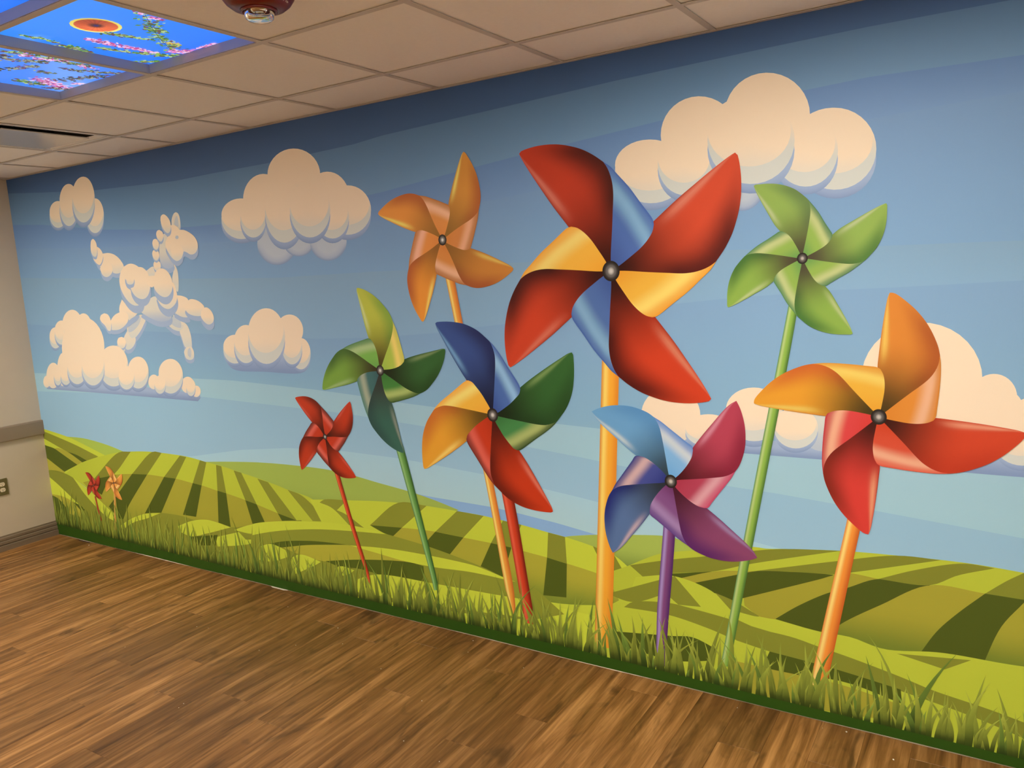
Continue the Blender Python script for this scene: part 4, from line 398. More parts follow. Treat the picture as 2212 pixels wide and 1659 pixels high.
'parasol': {'c': [3.4294, -1.3629], 'e1': [3.3939, -1.4217], 'e2': [3.4644, -1.2996], 'e3': [3.4857, -1.4056], 'e4': [3.3712, -1.3102]},
'sprigs': [
  ['g', [3.1828, -1.4668], [3.1779, -1.4182], 0.01, 14],
  ['g', [3.193, -1.418], [3.1758, -1.3471], 0.012, 18],
  ['g', [3.1687, -1.3288], [3.137, -1.2166], 0.03, 60],
  ['g', [3.38, -1.3112], [3.4046, -1.2028], 0.016, 40],
  ['p', [3.2823, -1.3044], [3.2861, -1.1264], 0.02, 80],
  ['g', [3.2132, -1.2343], [3.2451, -1.1], 0.014, 40],
  ['g', [3.6217, -1.3241], [3.4874, -1.1936], 0.035, 50],
  ['g', [3.5171, -1.2385], [3.5194, -1.1846], 0.02, 26],
  ['g', [3.4674, -1.1802], [3.3704, -1.041], 0.035, 60],
  ['y', [3.4332, -1.1121], [3.4209, -1.0653], 0.02, 16],
  ['p', [3.3403, -1.0453], [3.3849, -0.9828], 0.028, 50],
  ['p', [3.6193, -1.2989], [3.6169, -1.2684], 0.014, 14],
  ['p', [3.6241, -1.3489], [3.6258, -1.3384], 0.012, 8],
  ['p', [3.4492, -0.9895], [3.5216, -0.9804], 0.014, 20],
  ['g', [3.2529, -1.1051], [3.3016, -0.9928], 0.024, 60],
  ['g', [3.1556, -1.0424], [3.2041, -0.9804], 0.016, 34],
  ['g', [3.4035, -1.197], [3.419, -1.1711], 0.01, 10],
  ['p', [3.2914, -1.1299], [3.2948, -1.0643], 0.014, 22],
  ['g', [2.967, -1.4093], [2.9911, -1.3148], 0.02, 36],
  ['p', [2.9682, -1.3594], [2.9562, -1.3266], 0.018, 16],
  ['d', [2.8684, -1.3789], [2.9274, -1.2563], 0.022, 60],
  ['p', [2.9474, -1.301], [2.9943, -1.2079], 0.016, 30],
  ['g', [2.9831, -1.3002], [2.9757, -1.1285], 0.022, 60],
  ['d', [2.72, -1.3094], [2.8577, -1.2466], 0.022, 50],
  ['d', [2.7934, -1.2093], [2.7901, -1.1595], 0.018, 20],
  ['d', [2.8847, -1.1754], [2.8921, -1.1094], 0.018, 22],
  ['p', [2.9678, -1.1614], [2.9554, -1.0979], 0.018, 20],
  ['d', [2.9005, -1.1141], [2.9607, -0.9721], 0.02, 50],
  ['g', [2.6075, -1.1936], [2.6044, -1.0931], 0.03, 60],
  ['p', [2.6838, -1.1577], [2.61, -1.0095], 0.035, 110],
  ['d', [2.6941, -1.104], [2.897, -1.0094], 0.028, 80],
  ['p', [2.6984, -1.0254], [2.7125, -1.0031], 0.02, 18],
  ['d', [2.565, -1.0727], [2.5959, -0.9762], 0.022, 40],
  ['d', [2.9189, -1.3965], [2.9113, -1.3707], 0.02, 10],
],
'stem': [
  [3.6289, -1.3265],
  [3.5391, -1.2482],
  [3.4808, -1.1891],
  [3.4255, -1.131],
  [3.3661, -1.0575],
],
}

def painted(name, V, Fc, C, mat, parent, loc=None):
    o = mesh_obj(name, V, Fc, mat, parent, loc=loc)
    at = o.data.color_attributes.new('paint', 'FLOAT_COLOR', 'POINT')
    flat = np.ones((len(V), 4), dtype=np.float32); flat[:, :3] = np.array(C, dtype=np.float32)
    at.data.foreach_set('color', flat.ravel()); return o

# ---- backlit sky panels
ZL = 0.032
plabels = ['backlit ceiling panel showing a blue sky with an orange parasol and pink blossom', 'backlit ceiling panel crowded with blossom sprigs below the parasol panel', 'backlit plain blue sky ceiling panel at the top left corner']
panel_objs = []
LB0, LB1, LB2 = (0.018, 0.20, 1.0), (0.035, 0.28, 1.0), (0.30, 0.55, 1.0)
for pi, c in enumerate(PANELS):
    x0, x1, y0, y1 = cell(*c); xc, yc = (x0+x1)/2, (y0+y1)/2
    t = empty('sky_light_panel', (xc, yc, H)); tag(t, plabels[pi], 'light panel', 'backlit sky panels in the ceiling')
    h = T/2-0.012
    v, f = merge([frame_ring(-h, h, -h, h, 0.003, 0.0016, ZL+0.02), box_vf(-h, h, -h, h, ZL+0.02, ZL+0.024)])
    mesh_obj('frame', v, f, M_PFRAME, t)
    n = 12; V, Cc, Fc = [], [], []
    hi = h-0.0035
    for j in range(n+1):
        for i in range(n+1):
            u, w = i/n, j/n
            V.append((-hi+2*hi*u, -hi+2*hi*w, ZL+0.001))
            cc = lerp(LB1, LB0, w) if pi != 1 else lerp(LB0, LB2, 0.15+0.5*max(0, math.sin(u*5+w*7))*w)
            if pi == 1 and u > 0.86 and w < 0.35: cc = (0.55, 0.8, 0.95)
            if pi == 0 and math.hypot((u-0.05)*1.0, (w-0.22)*2.2) < 0.12: cc = lerp(cc, LB2, 0.25)
            Cc.append(cc)
    for j in range(n):
        for i in range(n):
            a = j*(n+1)+i; Fc.append((a, a+n+1, a+n+2, a+1))
    lens = painted('lens', V, Fc, Cc, M_LENS, t)
    panel_objs.append((t, lens, xc, yc, hi))
# parasol printed on the first panel
t, lens, xc, yc, hi = panel_objs[0]
PA = DATA['parasol']
pc = (np.array(PA['c'])); rad = 0.25*(np.hypot(*(np.array(PA['e1'])-PA['e2']))+np.hypot(*(np.array(PA['e3'])-PA['e4'])))
V, Fc, Cc = [], [], []
ns = 40; rings = [0, 0.08, 0.13, 0.17, 0.4, 0.84, 0.88, 1.0]
for ri, r in enumerate(rings):
    for k in range(ns):
        a = 2*math.pi*k/ns; rr = rad*r*(1+0.015*(k % 2)*(ri == 7))
        V.append((pc[0]-xc+rr*math.cos(a), pc[1]-yc+rr*math.sin(a), ZL-0.0006))
        light = 0.5+0.5*math.cos(a-2.4); stripe = 0.82+0.36*(k % 2)
        orange = lerp((0.42, 0.055, 0.018), (0.95, 0.17, 0.05), light)
        orange = tuple(x*stripe for x in orange)
        Cc.append((0.03, 0.01, 0.16) if ri < 2 else (0.10, 0.02, 0.02) if ri < 4 else orange if ri < 6 else lerp((0.75, 0.60, 0.08), (1.0, 0.85, 0.22), light))
for i in range(len(rings)-1):
    for k in range(ns): Fc.append((i*ns+k, (i+1)*ns+k, (i+1)*ns+(k+1) % ns, i*ns+(k+1) % ns))
painted('parasol', V, Fc, Cc, M_LENS, lens)
# blossom sprigs as flat printed leaves and petals
KC = {'g': [(0.10, 0.25, 0.04), (0.30, 0.50, 0.08), (0.05, 0.12, 0.03), (0.45, 0.60, 0.30), (0.16, 0.07, 0.05)],
      'y': [(0.75, 0.60, 0.10), (0.65, 0.30, 0.10), (0.5, 0.55, 0.1)],
      'p': [(0.80, 0.22, 0.55), (0.55, 0.06, 0.30), (0.95, 0.50, 0.80), (0.35, 0.05, 0.20), (0.9, 0.65, 0.85)],
      'd': [(0.03, 0.05, 0.03), (0.12, 0.16, 0.08), (0.06, 0.03, 0.07), (0.35, 0.40, 0.30), (0.20, 0.08, 0.18)]}
for pi in (0, 1):
    t, lens, xc, yc, hi = panel_objs[pi]
    for kinds, nm in (('gyd', 'foliage'), ('p', 'blossom')):
        V, Fc, Cc = [], [], []
        for k, p0, p1, wd, cnt in DATA['sprigs']:
            if k not in kinds: continue
            mx = (p0[0]+p1[0])/2-xc
            if (abs(mx) > T/2+0.02): continue
            for q in range(int(cnt*1.6)):
                s = rnd.random(); px = p0[0]+(p1[0]-p0[0])*s-xc+rnd.gauss(0, wd*0.45); py = p0[1]+(p1[1]-p0[1])*s-yc+rnd.gauss(0, wd*0.45)
                l = rnd.uniform(0.006, 0.014); w = l*rnd.uniform(0.4, 0.65); a = rnd.uniform(0, 6.28)
                px = max(-hi+l, min(hi-l, px)); py = max(-hi+l, min(hi-l, py))
                ca, sa = math.cos(a), math.sin(a); o = len(V); z = ZL-0.0004-0.0006*rnd.random()
                for u, w2 in ((-l, 0), (0, -w), (l, 0), (0, w)): V.append((px+u*ca-w2*sa, py+u*sa+w2*ca, z))
                Fc.append((o, o+3, o+2, o+1)); c = rnd.choice(KC[k]); Cc += [c]*4
        if V:
            o = painted(nm, V, Fc, Cc, M_LENS, lens); o['kind'] = 'stuff'
t, lens, xc, yc, hi = panel_objs[0]
V, Fc = [], []
st = DATA['stem']
for i, p in enumerate(st): V += [(p[0]-xc-0.0012, p[1]-yc, ZL-0.0011), (p[0]-xc+0.0012, p[1]-yc, ZL-0.0011)]
for i in range(len(st)-1): Fc.append((2*i, 2*i+1, 2*i+3, 2*i+2))
painted('stem', V, Fc, [(0.02, 0.02, 0.02)]*len(V), M_LENS, lens)

# ---- square plaque air diffuser
x0, x1, y0, y1 = cell(*VENT[0])
t = empty('air_diffuser', ((x0+x1)/2, (y0+y1)/2, H)); tag(t, 'square white ceiling air diffuser with a flat centre plate', 'air vent')
h = T/2-0.0125
v, f = frame_ring(-h, h, -h, h, 0.018, 0.0016, 0.006); mesh_obj('frame', v, f, M_WHITE, t)
a, b = h-0.018, h-0.045
V = [(-a, -a, 0.004), (a, -a, 0.004), (a, a, 0.004), (-a, a, 0.004), (-b, -b, 0.016), (b, -b, 0.016), (b, b, 0.016), (-b, b, 0.016)]
mesh_obj('cone', V, [(0, 1, 5, 4), (1, 2, 6, 5), (2, 3, 7, 6), (3, 0, 4, 7)], M_WHITE, t)
mesh_obj('neck', [(s1*b, s2*b, z) for z in (0.0155, 0.10) for s1, s2 in ((-1, -1), (1, -1), (1, 1), (-1, 1))], [(0, 1, 5, 4), (1, 2, 6, 5), (2, 3, 7, 6), (3, 0, 4, 7), (4, 5, 6, 7)], M_DARK, t)  # neck walls coloured near-black to stand in for the shade above the plate
p = h-0.080
o = box('centre_plate', (-p, p, -p, p, -0.006, 0.0), M_GLOSSW, t, bevel=0.002)
for sx in (-1, 1):
    for sy in (-1, 1):
        mesh_obj('hanger', *box_vf(sx*(p-0.12)-0.003, sx*(p-0.12)+0.003, sy*(p-0.12)-0.003, sy*(p-0.12)+0.003, 0.0, 0.09), M_DARK, t)

# ---- red fire alarm strobe on the ceiling
t = empty('fire_alarm', (4.1496, -1.3517, H)); tag(t, 'round red fire alarm with a clear strobe lens on the ceiling', 'fire alarm')
prof = [(0.001, 0.0), (0.118, 0.0), (0.120, -0.006), (0.119, -0.024), (0.112, -0.042), (0.100, -0.056), (0.083, -0.067), (0.066, -0.072), (0.058, -0.0725), (0.052, -0.070), (0.001, -0.070)]
prof = [(r*0.84, z) for r, z in prof]
mesh_obj('housing', *lathe_vf(prof, 64), M_RED, t, smooth=True)
mesh_obj('bezel', *lathe_vf([(0.046, -0.0695), (0.047, -0.0765), (0.043, -0.0775), (0.041, -0.071)], 48), M_RED, t, smooth=True)
mesh_obj('lens', *lathe_vf([(0.0385, -0.070), (0.0385, -0.086), (0.036, -0.093), (0.030, -0.0975), (0.018, -0.100), (0.0005, -0.1008)], 40), M_CLEAR, t, smooth=True)
mesh_obj('reflector', *lathe_vf([(0.030, -0.0712), (0.020, -0.078), (0.012, -0.0735), (0.0005, -0.0730)], 24), M_STEEL, t, smooth=True)
v, f = merge([box_vf(-0.020, 0.020, -0.003, 0.003, -0.086, -0.080), box_vf(-0.023, -0.019, -0.003, 0.003, -0.086, -0.071), box_vf(0.019, 0.023, -0.003, 0.003, -0.086, -0.071)])
mesh_obj('flash_tube', v, f, M_STEEL, t)
fc = bpy.data.curves.new('lettering', 'FONT'); fc.body = 'FIRE'; fc.size = 0.028; fc.extrude = 0; fc.align_x = 'CENTER'; fc.resolution_u = 3
tmp = bpy.data.objects.new('tmp_text', fc); COL.objects.link(tmp)
dg = bpy.context.evaluated_depsgraph_get(); me0 = bpy.data.meshes.new_from_object(tmp.evaluated_get(dg))
TV = [tuple(vv.co) for vv in me0.vertices]; TF = [tuple(pp.vertices) for pp in me0.polygons]
bpy.data.objects.remove(tmp); bpy.data.curves.remove(fc); bpy.data.meshes.remove(me0)
def on_housing(x, y, ang):
    zz = -0.060+(y+0.012)*0.95
    for (r0, z0), (r1, z1) in zip(prof[1:], prof[2:]):
        if z1 <= zz <= z0: rr = r0+(r1-r0)*(z0-zz)/max(1e-6, z0-z1); break
    else: rr = 0.10
    rr += 0.0006; a = ang+x/0.098
    return (rr*math.cos(a), rr*math.sin(a), zz)
mesh_obj('lettering', [on_housing(x, y-0.012, 0.216) for x, y, z in TV], TF, M_PALE, t)

# ---- wall outlet on the left wall
t = empty('wall_outlet', (0.0, -0.3235, 0.4425)); tag(t, 'bronze wall outlet plate with two ivory receptacles on the left wall', 'outlet')
box('cover_plate', (0.0, 0.006, -0.036, 0.036, -0.058, 0.058), M_BRONZE, t, bevel=0.002)
for s in (-1, 1):
    V, Fc = [], []
    n = 20
    for k in range(n):
        a = 2*math.pi*k/n; yy, zz = 0.0172*math.cos(a), max(-0.0132, min(0.0132, 0.0172*math.sin(a)))
        V += [(0.0055, yy, s*0.0195+zz), (0.0085, yy, s*0.0195+zz)]
    Fc = [(2*k, 2*((k+1) % n), 2*((k+1) % n)+1, 2*k+1) for k in range(n)]+[tuple(2*k+1 for k in range(n))]
    r = mesh_obj('receptacle', V, Fc, M_IVORY, t)
    for yy in (-0.0062, 0.0062):
        mesh_obj('slot', *box_vf(0.0084, 0.0089, yy-0.0011, yy+0.0011, s*0.0195-0.001, s*0.0195+0.0075), M_SLOT, r)
    mesh_obj('ground_hole', *box_vf(0.0084, 0.0089, -0.002, 0.002, s*0.0195-0.0085, s*0.0195-0.004), M_SLOT, r)
mesh_obj('screw', [(x, y, z) for (y, z, x) in lathe_vf([(0.003, 0.006), (0.0028, 0.0072), (0.0003, 0.0074)], 12)[0]], lathe_vf([(0.003, 0.006), (0.0028, 0.0072), (0.0003, 0.0074)], 12)[1], M_STEEL, t)

# ------------------------------------------------------------------ the mural
STEP = 0.00002
def lay(k): return -0.0010-STEP*k
mural = empty('mural', (0, 0, 0)); tag(mural, 'wall mural of giant colourful pinwheels, cloud horse, clouds and green fields', 'mural')
def sub(name, parent, label=None):
    o = empty(name); o.parent = parent
    if label: o['label'] = label
    return o

# --- sky: stacked bands, each its own gradient
def interp_poly(pts, xs):
    P_ = np.array(pts); return np.interp(xs, P_[:, 0], P_[:, 1])
XS = np.linspace(0.0, RX*1000, 160)
bands = DATA['bands']; tops = []
for i, b in enumerate(bands):
    tops.append(np.full_like(XS, H*1000-0.8) if b[0] is None else np.minimum(interp_poly(b[0], XS), H*1000-0.8))
for i in range(len(bands)):
    zt = tops[i]; zb = np.minimum(tops[i+1], zt) if i+1 < len(bands) else np.full_like(XS, 8.0)
    c0, c1 = pcol(bands[i][1]), pcol(bands[i][2]); V, Fc, Cc = [], [], []
    nr = 6 if i+1 < len(bands) else 3
    for r in range(nr+1):
        f = r/nr
        for x, a, b in zip(XS, zt, zb):
            V.append((x/1000, lay(0), (a+(b-a)*f)/1000)); Cc.append(lerp(c0, c1, min(1, f)))
    n = len(XS)
    for r in range(nr):
        for k in range(n-1): Fc.append((r*n+k, (r+1)*n+k, (r+1)*n+k+1, r*n+k+1))
    painted('sky_band', V, Fc, Cc, M_PRINT, mural)

def spline(pts, n):
    P_ = np.array(pts, float); K = len(P_)
    if K < 3: ext = np.array([P_[0]+(P_[1]-P_[0])*t for t in np.linspace(0, 1, n)]); return ext
    E_ = np.vstack([2*P_[0]-P_[1], P_, 2*P_[-1]-P_[-2]]); out = []
    for i in range(1, K):
        p0, p1, p2, p3 = E_[i-1], E_[i], E_[i+1], E_[i+2]
        d1 = max(1e-6, np.linalg.norm(p1-p0)**.5); d2 = max(1e-6, np.linalg.norm(p2-p1)**.5); d3 = max(1e-6, np.linalg.norm(p3-p2)**.5)
        m1 = (p2-p1)+d2*((p1-p0)/d1-(p2-p0)/(d1+d2)); m2 = (p2-p1)+d2*((p3-p2)/d3-(p3-p1)/(d2+d3))
        for t in np.linspace(0, 1, 10, endpoint=False):
            out.append((2*t**3-3*t*t+1)*p1+(t**3-2*t*t+t)*m1+(-2*t**3+3*t*t)*p2+(t**3-t*t)*m2)
    out.append(P_[-1]); out = np.array(out)
    s = np.concatenate([[0], np.cumsum(np.linalg.norm(np.diff(out, axis=0), axis=1))]); q = np.linspace(0, s[-1], n)
    return np.stack([np.interp(q, s, out[:, 0]), np.interp(q, s, out[:, 1])], 1)
def smooth_outline(pts, sharp=34):
    """round off soft bends of a traced outline, keep its true corners"""
    P_ = [np.array(p, float) for p in pts]; n = len(P_); corner = []
    for i in range(n):
        a, b = P_[i]-P_[i-1], P_[(i+1) % n]-P_[i]
        ang = abs(math.degrees(math.atan2(a[0]*b[1]-a[1]*b[0], float(a @ b)))); corner.append(ang > sharp)
    if sum(corner) < 2: return pts
    out = []; idx = [i for i in range(n) if corner[i]]
    for s_, e_ in zip(idx, idx[1:]+[idx[0]+n]):
        run = [P_[i % n] for i in range(s_, e_+1)]
        out += [tuple(q) for q in (spline(run, 6*(len(run)-1)+1)[:-1] if len(run) > 2 else run[:-1])]
    return out
# --- filled polygons (fields)
def clip_rect(P_, x0, x1, z0, z1):
    for ax, lim, sg in ((0, x0, 1), (0, x1, -1), (1, z0, 1), (1, z1, -1)):
        out = []
        for i in range(len(P_)):
            p, q = P_[i-1], P_[i]; a, b = sg*(p[ax]-lim), sg*(q[ax]-lim)
            if (a < 0) != (b < 0):
                s_ = a/(a-b); out.append((p[0]+(q[0]-p[0])*s_, p[1]+(q[1]-p[1])*s_))
            if b >= 0: out.append(q)
        P_ = out
    res = []
    for p in P_:
        if not res or math.dist(p, res[-1]) > 0.0004: res.append(p)
    if math.dist(res[0], res[-1]) <= 0.0004: res.pop()
    return res
def poly(name, pts, c0, c1, lv, parent):
    pts = smooth_outline(pts)
    P_ = clip_rect([(x/1000, z/1000) for x, z in pts], 0.0, RX, 0.008, H-0.001)
    bm = bmesh.new(); vs = [bm.verts.new((x, lay(lv), z)) for x, z in P_]
    fc_ = bm.faces.new(vs); bm.normal_update()
    bmesh.ops.triangulate(bm, faces=[fc_], quad_method='BEAUTY', ngon_method='EAR_CLIP')
    z0, z1 = min(p[1] for p in P_), max(p[1] for p in P_)
    if c1:
        for k in range(1, 8):
            z = z0+(z1-z0)*k/8
            bmesh.ops.bisect_plane(bm, geom=bm.verts[:]+bm.edges[:]+bm.faces[:], plane_co=(0, 0, z), plane_no=(0, 0, 1))
    for f in bm.faces:
        if f.normal.y > 0: f.normal_flip()
    bm.verts.index_update(); V = [tuple(v.co) for v in bm.verts]; Fc = [tuple(v.index for v in f.verts) for f in bm.faces]; bm.free()
    a = pcol(c0); b = pcol(c1) if c1 else a
    Cc = [lerp(b, a, sstep(0.0, 0.6, (v[2]-z0)/max(1e-6, z1-z0))) for v in V]
    return painted(name, V, Fc, Cc, M_PRINT, parent)
lv = 12
for h_ in DATA['hills']:
    g = sub('hill', mural, h_['label'])
    poly('hill_ground', h_['base'][0], h_['base'][1], h_['base'][2], lv, g); lv += 1
    for s in h_['stripes']:
        poly('field_stripe', s[0], s[1], s[2], lv, g); lv += 1

# --- clouds built of printed puffs
CWH, CGR, CSH, CBA = [pcol(c) for c in DATA['cloudcol']]
CDK = lerp(CGR, CSH, 0.6)
def disc(c, e1, e2, y, fn, sc=(1, 1), dy=0.0, dx=0.0, ns=36, rings=(0, 0.3, 0.6, 0.85, 1.0)):
    V, Fc, Cc = [], [], []
    c = np.array(c)+np.array(e2)*dy+np.array(e1)*dx; e1 = np.array(e1)*sc[0]; e2 = np.array(e2)*sc[1]
    for r in rings:
        for k in range(ns):
            a = 2*math.pi*k/ns; u, w = r*math.cos(a), r*math.sin(a); p = (c+e1*u+e2*w)/1000
            V.append((min(max(p[0], 0.001), RX), y, max(p[1], 0.008))); Cc.append(fn(u, w, r))
    for i in range(len(rings)-1):
        for k in range(ns): Fc.append((i*ns+k, i*ns+(k+1) % ns, (i+1)*ns+(k+1) % ns, (i+1)*ns+k))
    return V, Fc, Cc
def puff_obj(pf, lv, parent, shadow=0.11):
    k, c, e1, e2 = pf; parts = []; q = 0
    if k in 'fs':
        parts.append(disc(c, e1, e2, lay(lv), lambda u, w, r: lerp(CSH, CBA, sstep(0.3, 1.0, -w)*sstep(0.7, 1.0, r)) if k == 'f' else lerp(lerp(CGR, CSH, 0.55), CBA, sstep(0.75, 1.0, r)*sstep(-0.2, 0.6, -w)), dy=-shadow*2 if k == 'f' else 0, sc=(1.0, 1.0)))
    if k == 'f':
        parts.append(disc(c, e1, e2, lay(lv+1), lambda u, w, r: lerp(CGR, CWH, sstep(-0.25, 0.45, w))))
        parts.append(disc(c, e1, e2, lay(lv+2), lambda u, w, r: lerp(lerp(CWH, CGR, 0.45), CWH, sstep(-1.0, -0.35, w)), sc=(0.955, 0.80), dy=0.20, dx=-0.04))
    if k == 'w': parts.append(disc(c, e1, e2, lay(lv+2), lambda u, w, r: lerp(lerp(CWH, CGR, 0.5), CWH, sstep(-1.0, -0.3, w))))
    if k == 'g': parts.append(disc(c, e1, e2, lay(lv+2), lambda u, w, r: lerp(CDK, CGR, sstep(-0.8, 0.4, w))))
    if k == 'd': parts.append(disc(c, e1, e2, lay(lv+2), lambda u, w, r: lerp(CDK, CGR, 0.25)))
    if k == 'e': parts.append(disc(c, e1, e2, lay(lv+2), lambda u, w, r: lerp(CSH, CGR, 0.45)))
    V, Fc, Cc = [], [], []
    for v, f, c_ in parts:
        o = len(V); V += v; Fc += [tuple(i+o for i in x) for x in f]; Cc += c_
    return painted('eye' if k == 'e' else 'puff', V, Fc, Cc, M_PRINT, parent)
for cl in DATA['clouds']:
    g = sub('cloud', mural, cl['label']); l = 14
    if cl['base']:
        b = cl['base']
        poly('cloud_base', b, DATA['cloudcol'][2], DATA['cloudcol'][3], l, g); l += 1
    for pf in cl['puffs']: puff_obj(pf, l, g); l += 3
# --- pinwheels
g = sub('horse_cloud', mural, 'galloping horse shaped out of white cloud puffs'); l = 14
def blob(it, lv, parent):
    kind, sh, pts = it[0], it[1], it[2]
    c = spline([tuple(p) for p in pts]+[tuple(pts[0])], 61)[:-1]; cen = c.mean(0); zmin, zmax = c[:, 1].min(), c[:, 1].max()
    V, Fc, Cc = [], [], []
    def fan(P_, y, fn):
        o = len(V)
        for r_ in (0.0, 0.35, 0.7, 0.88, 1.0):
            for p in P_:
                q = cen_+(p-cen_)*r_; V.append((q[0]/1000, y, q[1]/1000)); Cc.append(fn((q[1]-zmin)/(zmax-zmin), r_))
        n_ = len(P_)
        for i in range(4):
            for k in range(n_): Fc.append((o+i*n_+k, o+i*n_+(k+1) % n_, o+(i+1)*n_+(k+1) % n_, o+(i+1)*n_+k))
    if sh:
        cen_ = cen+np.array([0.0, -sh]); fan((c-cen)*1.012+cen_, lay(lv), lambda h, r_: CSH)
    cen_ = cen
    hi, lo = {'w': (CWH, lerp(CWH, CGR, 0.75)), 'p': (CWH, CWH), 'g': (lerp(CWH, CGR, 0.55), CGR), 'd': (lerp(CGR, CSH, 0.35), lerp(CGR, CSH, 0.5)), 'b': (lerp(CWH, CGR, 0.7), lerp(CGR, CSH, 0.8))}[kind]
    fan(c, lay(lv+1), lambda h, r_: lerp(lo, hi, sstep(0.0, 0.55, h)))
    return painted('puff', V, Fc, Cc, M_PRINT, parent)
for it in DATA['horse']:
    if len(it) == 4: puff_obj(it, l, g, 0.10); l += 3
    else: blob(it, l, g); l += 2

def grid_faces(nu, nv):
    return [(i*nv+j, i*nv+j+1, (i+1)*nv+j+1, (i+1)*nv+j) for i in range(nu-1) for j in range(nv-1)]
def rot90(P_, k):
    a = -math.pi/2*k; c, s = math.cos(a), math.sin(a); P_ = np.asarray(P_)
    return np.stack([P_[:, 0]*c-P_[:, 1]*s, P_[:, 0]*s+P_[:, 1]*c], 1)
def ramp(stops, x):
    for (a, ca), (b, cb) in zip(stops, stops[1:]):
        if x <= b: return lerp(ca, cb, sstep(a, b, x))
    return stops[-1][1]
NV = 26
def blade_geo(p):
    hub = [(0.0, 0.0)]
    A = spline(hub+[tuple(q) for q in p['A'][::-1]], 44)
    nE = p['nE']
    Bi = spline(hub+[tuple(q) for q in p['B'][:nE+1]], 24); Bo = spline([tuple(q) for q in p['B'][nE:]], 30)
    B = np.vstack([Bi[:-1], Bo])
    tB = np.concatenate([np.linspace(0, 0.5, 24)[:-1], np.linspace(0.5, 1, 30)])
    u = np.linspace(0, 1, 60)
    u = np.sort(np.unique(np.concatenate([u, [0.5, 0.985, 0.993]])))
    tA = np.linspace(0, 1, len(A))
    Au = np.stack([np.interp(u, tA, A[:, 0]), np.interp(u, tA, A[:, 1])], 1); Bu = np.stack([np.interp(u, tB, B[:, 0]), np.interp(u, tB, B[:, 1])], 1)
    v = np.linspace(0, 1, NV)
    leaf = Au[:, None, :]*(1-v)[None, :, None]+Bu[:, None, :]*v[None, :, None]
    nf = 30
    c0 = spline([tuple(q) for q in p['O']]+[tuple(p['F'][0])], nf)       # E -> corner
    d0 = Bi[::-1]; d0 = np.stack([np.interp(np.linspace(0, 1, nf), np.linspace(0, 1, len(d0)), d0[:, i]) for i in (0, 1)], 1)
    d1 = spline([tuple(q) for q in p['F']]+hub, nf)
    s = np.linspace(0, 1, nf)
    Pu, Pv = s[:, None, None], s[None, :, None]
    E_, C_, Hb = c0[0], c0[-1], np.array([0.0, 0.0])
    fold = (1-Pv)*c0[:, None, :]+Pv*Hb+(1-Pu)*d0[None, :, :]+Pu*d1[None, :, :]-((1-Pu)*(1-Pv)*E_+Pu*(1-Pv)*C_)
    return leaf, u, v, fold, s
def place(P_, hubp, y):
    return [((hubp[0]+a)/1000, y, max(0.01, (hubp[1]+b)/1000)) for a, b in P_]
def pin_obj(p, lv, parent):
    g = sub('pinwheel', parent, p['label']); hubp = p['hub']
    st = p['stick']
    if st:
        n = 14; Ls, Rs = spline(st['L'], n*2), spline(st['R'], n*2); V, Fc, Cc = [], [], []
        cs = [pcol(c) for c in st['c']]
        stops = [(0, cs[0]), (0.22, cs[1]), (0.5, cs[2]), (1.0, cs[-1])]
        for a, b in zip(Ls, Rs):
            for j in range(11):
                f = j/10; q = a+(b-a)*f; V.append((q[0]/1000, lay(lv), max(0.01, q[1]/1000))); Cc.append(ramp(stops, f))
        painted('stick', V, grid_faces(2*n, 11), Cc, M_PRINT, g)
    lv += 1
    leaf, u, v, fold, s = blade_geo(p); R_ = float(np.hypot(*p['A'][0]))
    for k in range(4):
        (bc, ec, hc, hl), fcols = [pcol(c) for c in p['cols'][k][0]], [pcol(c) for c in p['cols'][k][1]]
        Lk = rot90(leaf.reshape(-1, 2), k); V = place(Lk, hubp, lay(lv)); Cc = []
        for (x, z), (uu, vv) in zip(leaf.reshape(-1, 2), [(a, b) for a in u for b in v]):
            r = math.hypot(x, z)/R_
            c = lerp(bc, ec, sstep(0.46, 0.98, vv)*(1-sstep(0.74, 1.0, r))*sstep(0.15, 0.45, r))
            c = lerp(c, hc, (1-sstep(0.06, 0.66, r))**0.95)
            hw = math.exp(-((vv-0.085)/0.06)**2)*sstep(0.38, 0.62, r)*(1-0.55*sstep(0.75, 1.0, r))
            c = lerp(c, hl, 0.85*hw)
            c = lerp(c, lerp(bc, ec, 0.7), 0.75*(1-sstep(0.0, 0.05, vv))*sstep(0.3, 0.5, r)*(1-sstep(0.6, 0.9, r)))
            Cc.append(c)
        painted('blade', V, grid_faces(len(u), NV), Cc, M_PRINT, g)
    lv += 1
    co, ch, cb, chub = None, None, None, None
    for k in range(4):
        co, ch, cb, chub = [pcol(c) for c in p['cols'][k][1]]
        Fk = rot90(fold.reshape(-1, 2), k); V = place(Fk, hubp, lay(lv))
        stops = [(0, co), (0.10, lerp(co, ch, 0.25)), (0.27, ch), (0.50, cb), (1.0, chub)]
        Cc = [ramp(stops, b) for a in s for b in s]
        painted('folded_corner', V, grid_faces(len(s), len(s)), Cc, M_PRINT, g)
    lv += 1
    c0, c1, c2 = [pcol(c) for c in p['hc']]
    V, Fc, Cc = disc(hubp, (p['rh']*0.93, 0), (0, p['rh']), lay(lv), lambda a, b, r: ramp([(0, c0), (0.12, c0), (0.42, c1), (0.82, c2), (1.01, c2)], r), ns=40, rings=(0, 0.12, 0.25, 0.4, 0.55, 0.7, 0.85, 1.0))
    painted('hub', V, Fc, Cc, M_PRINT, g)
    return lv+1
lv = 116
for p in DATA['pins']: lv = pin_obj(p, lv, mural)

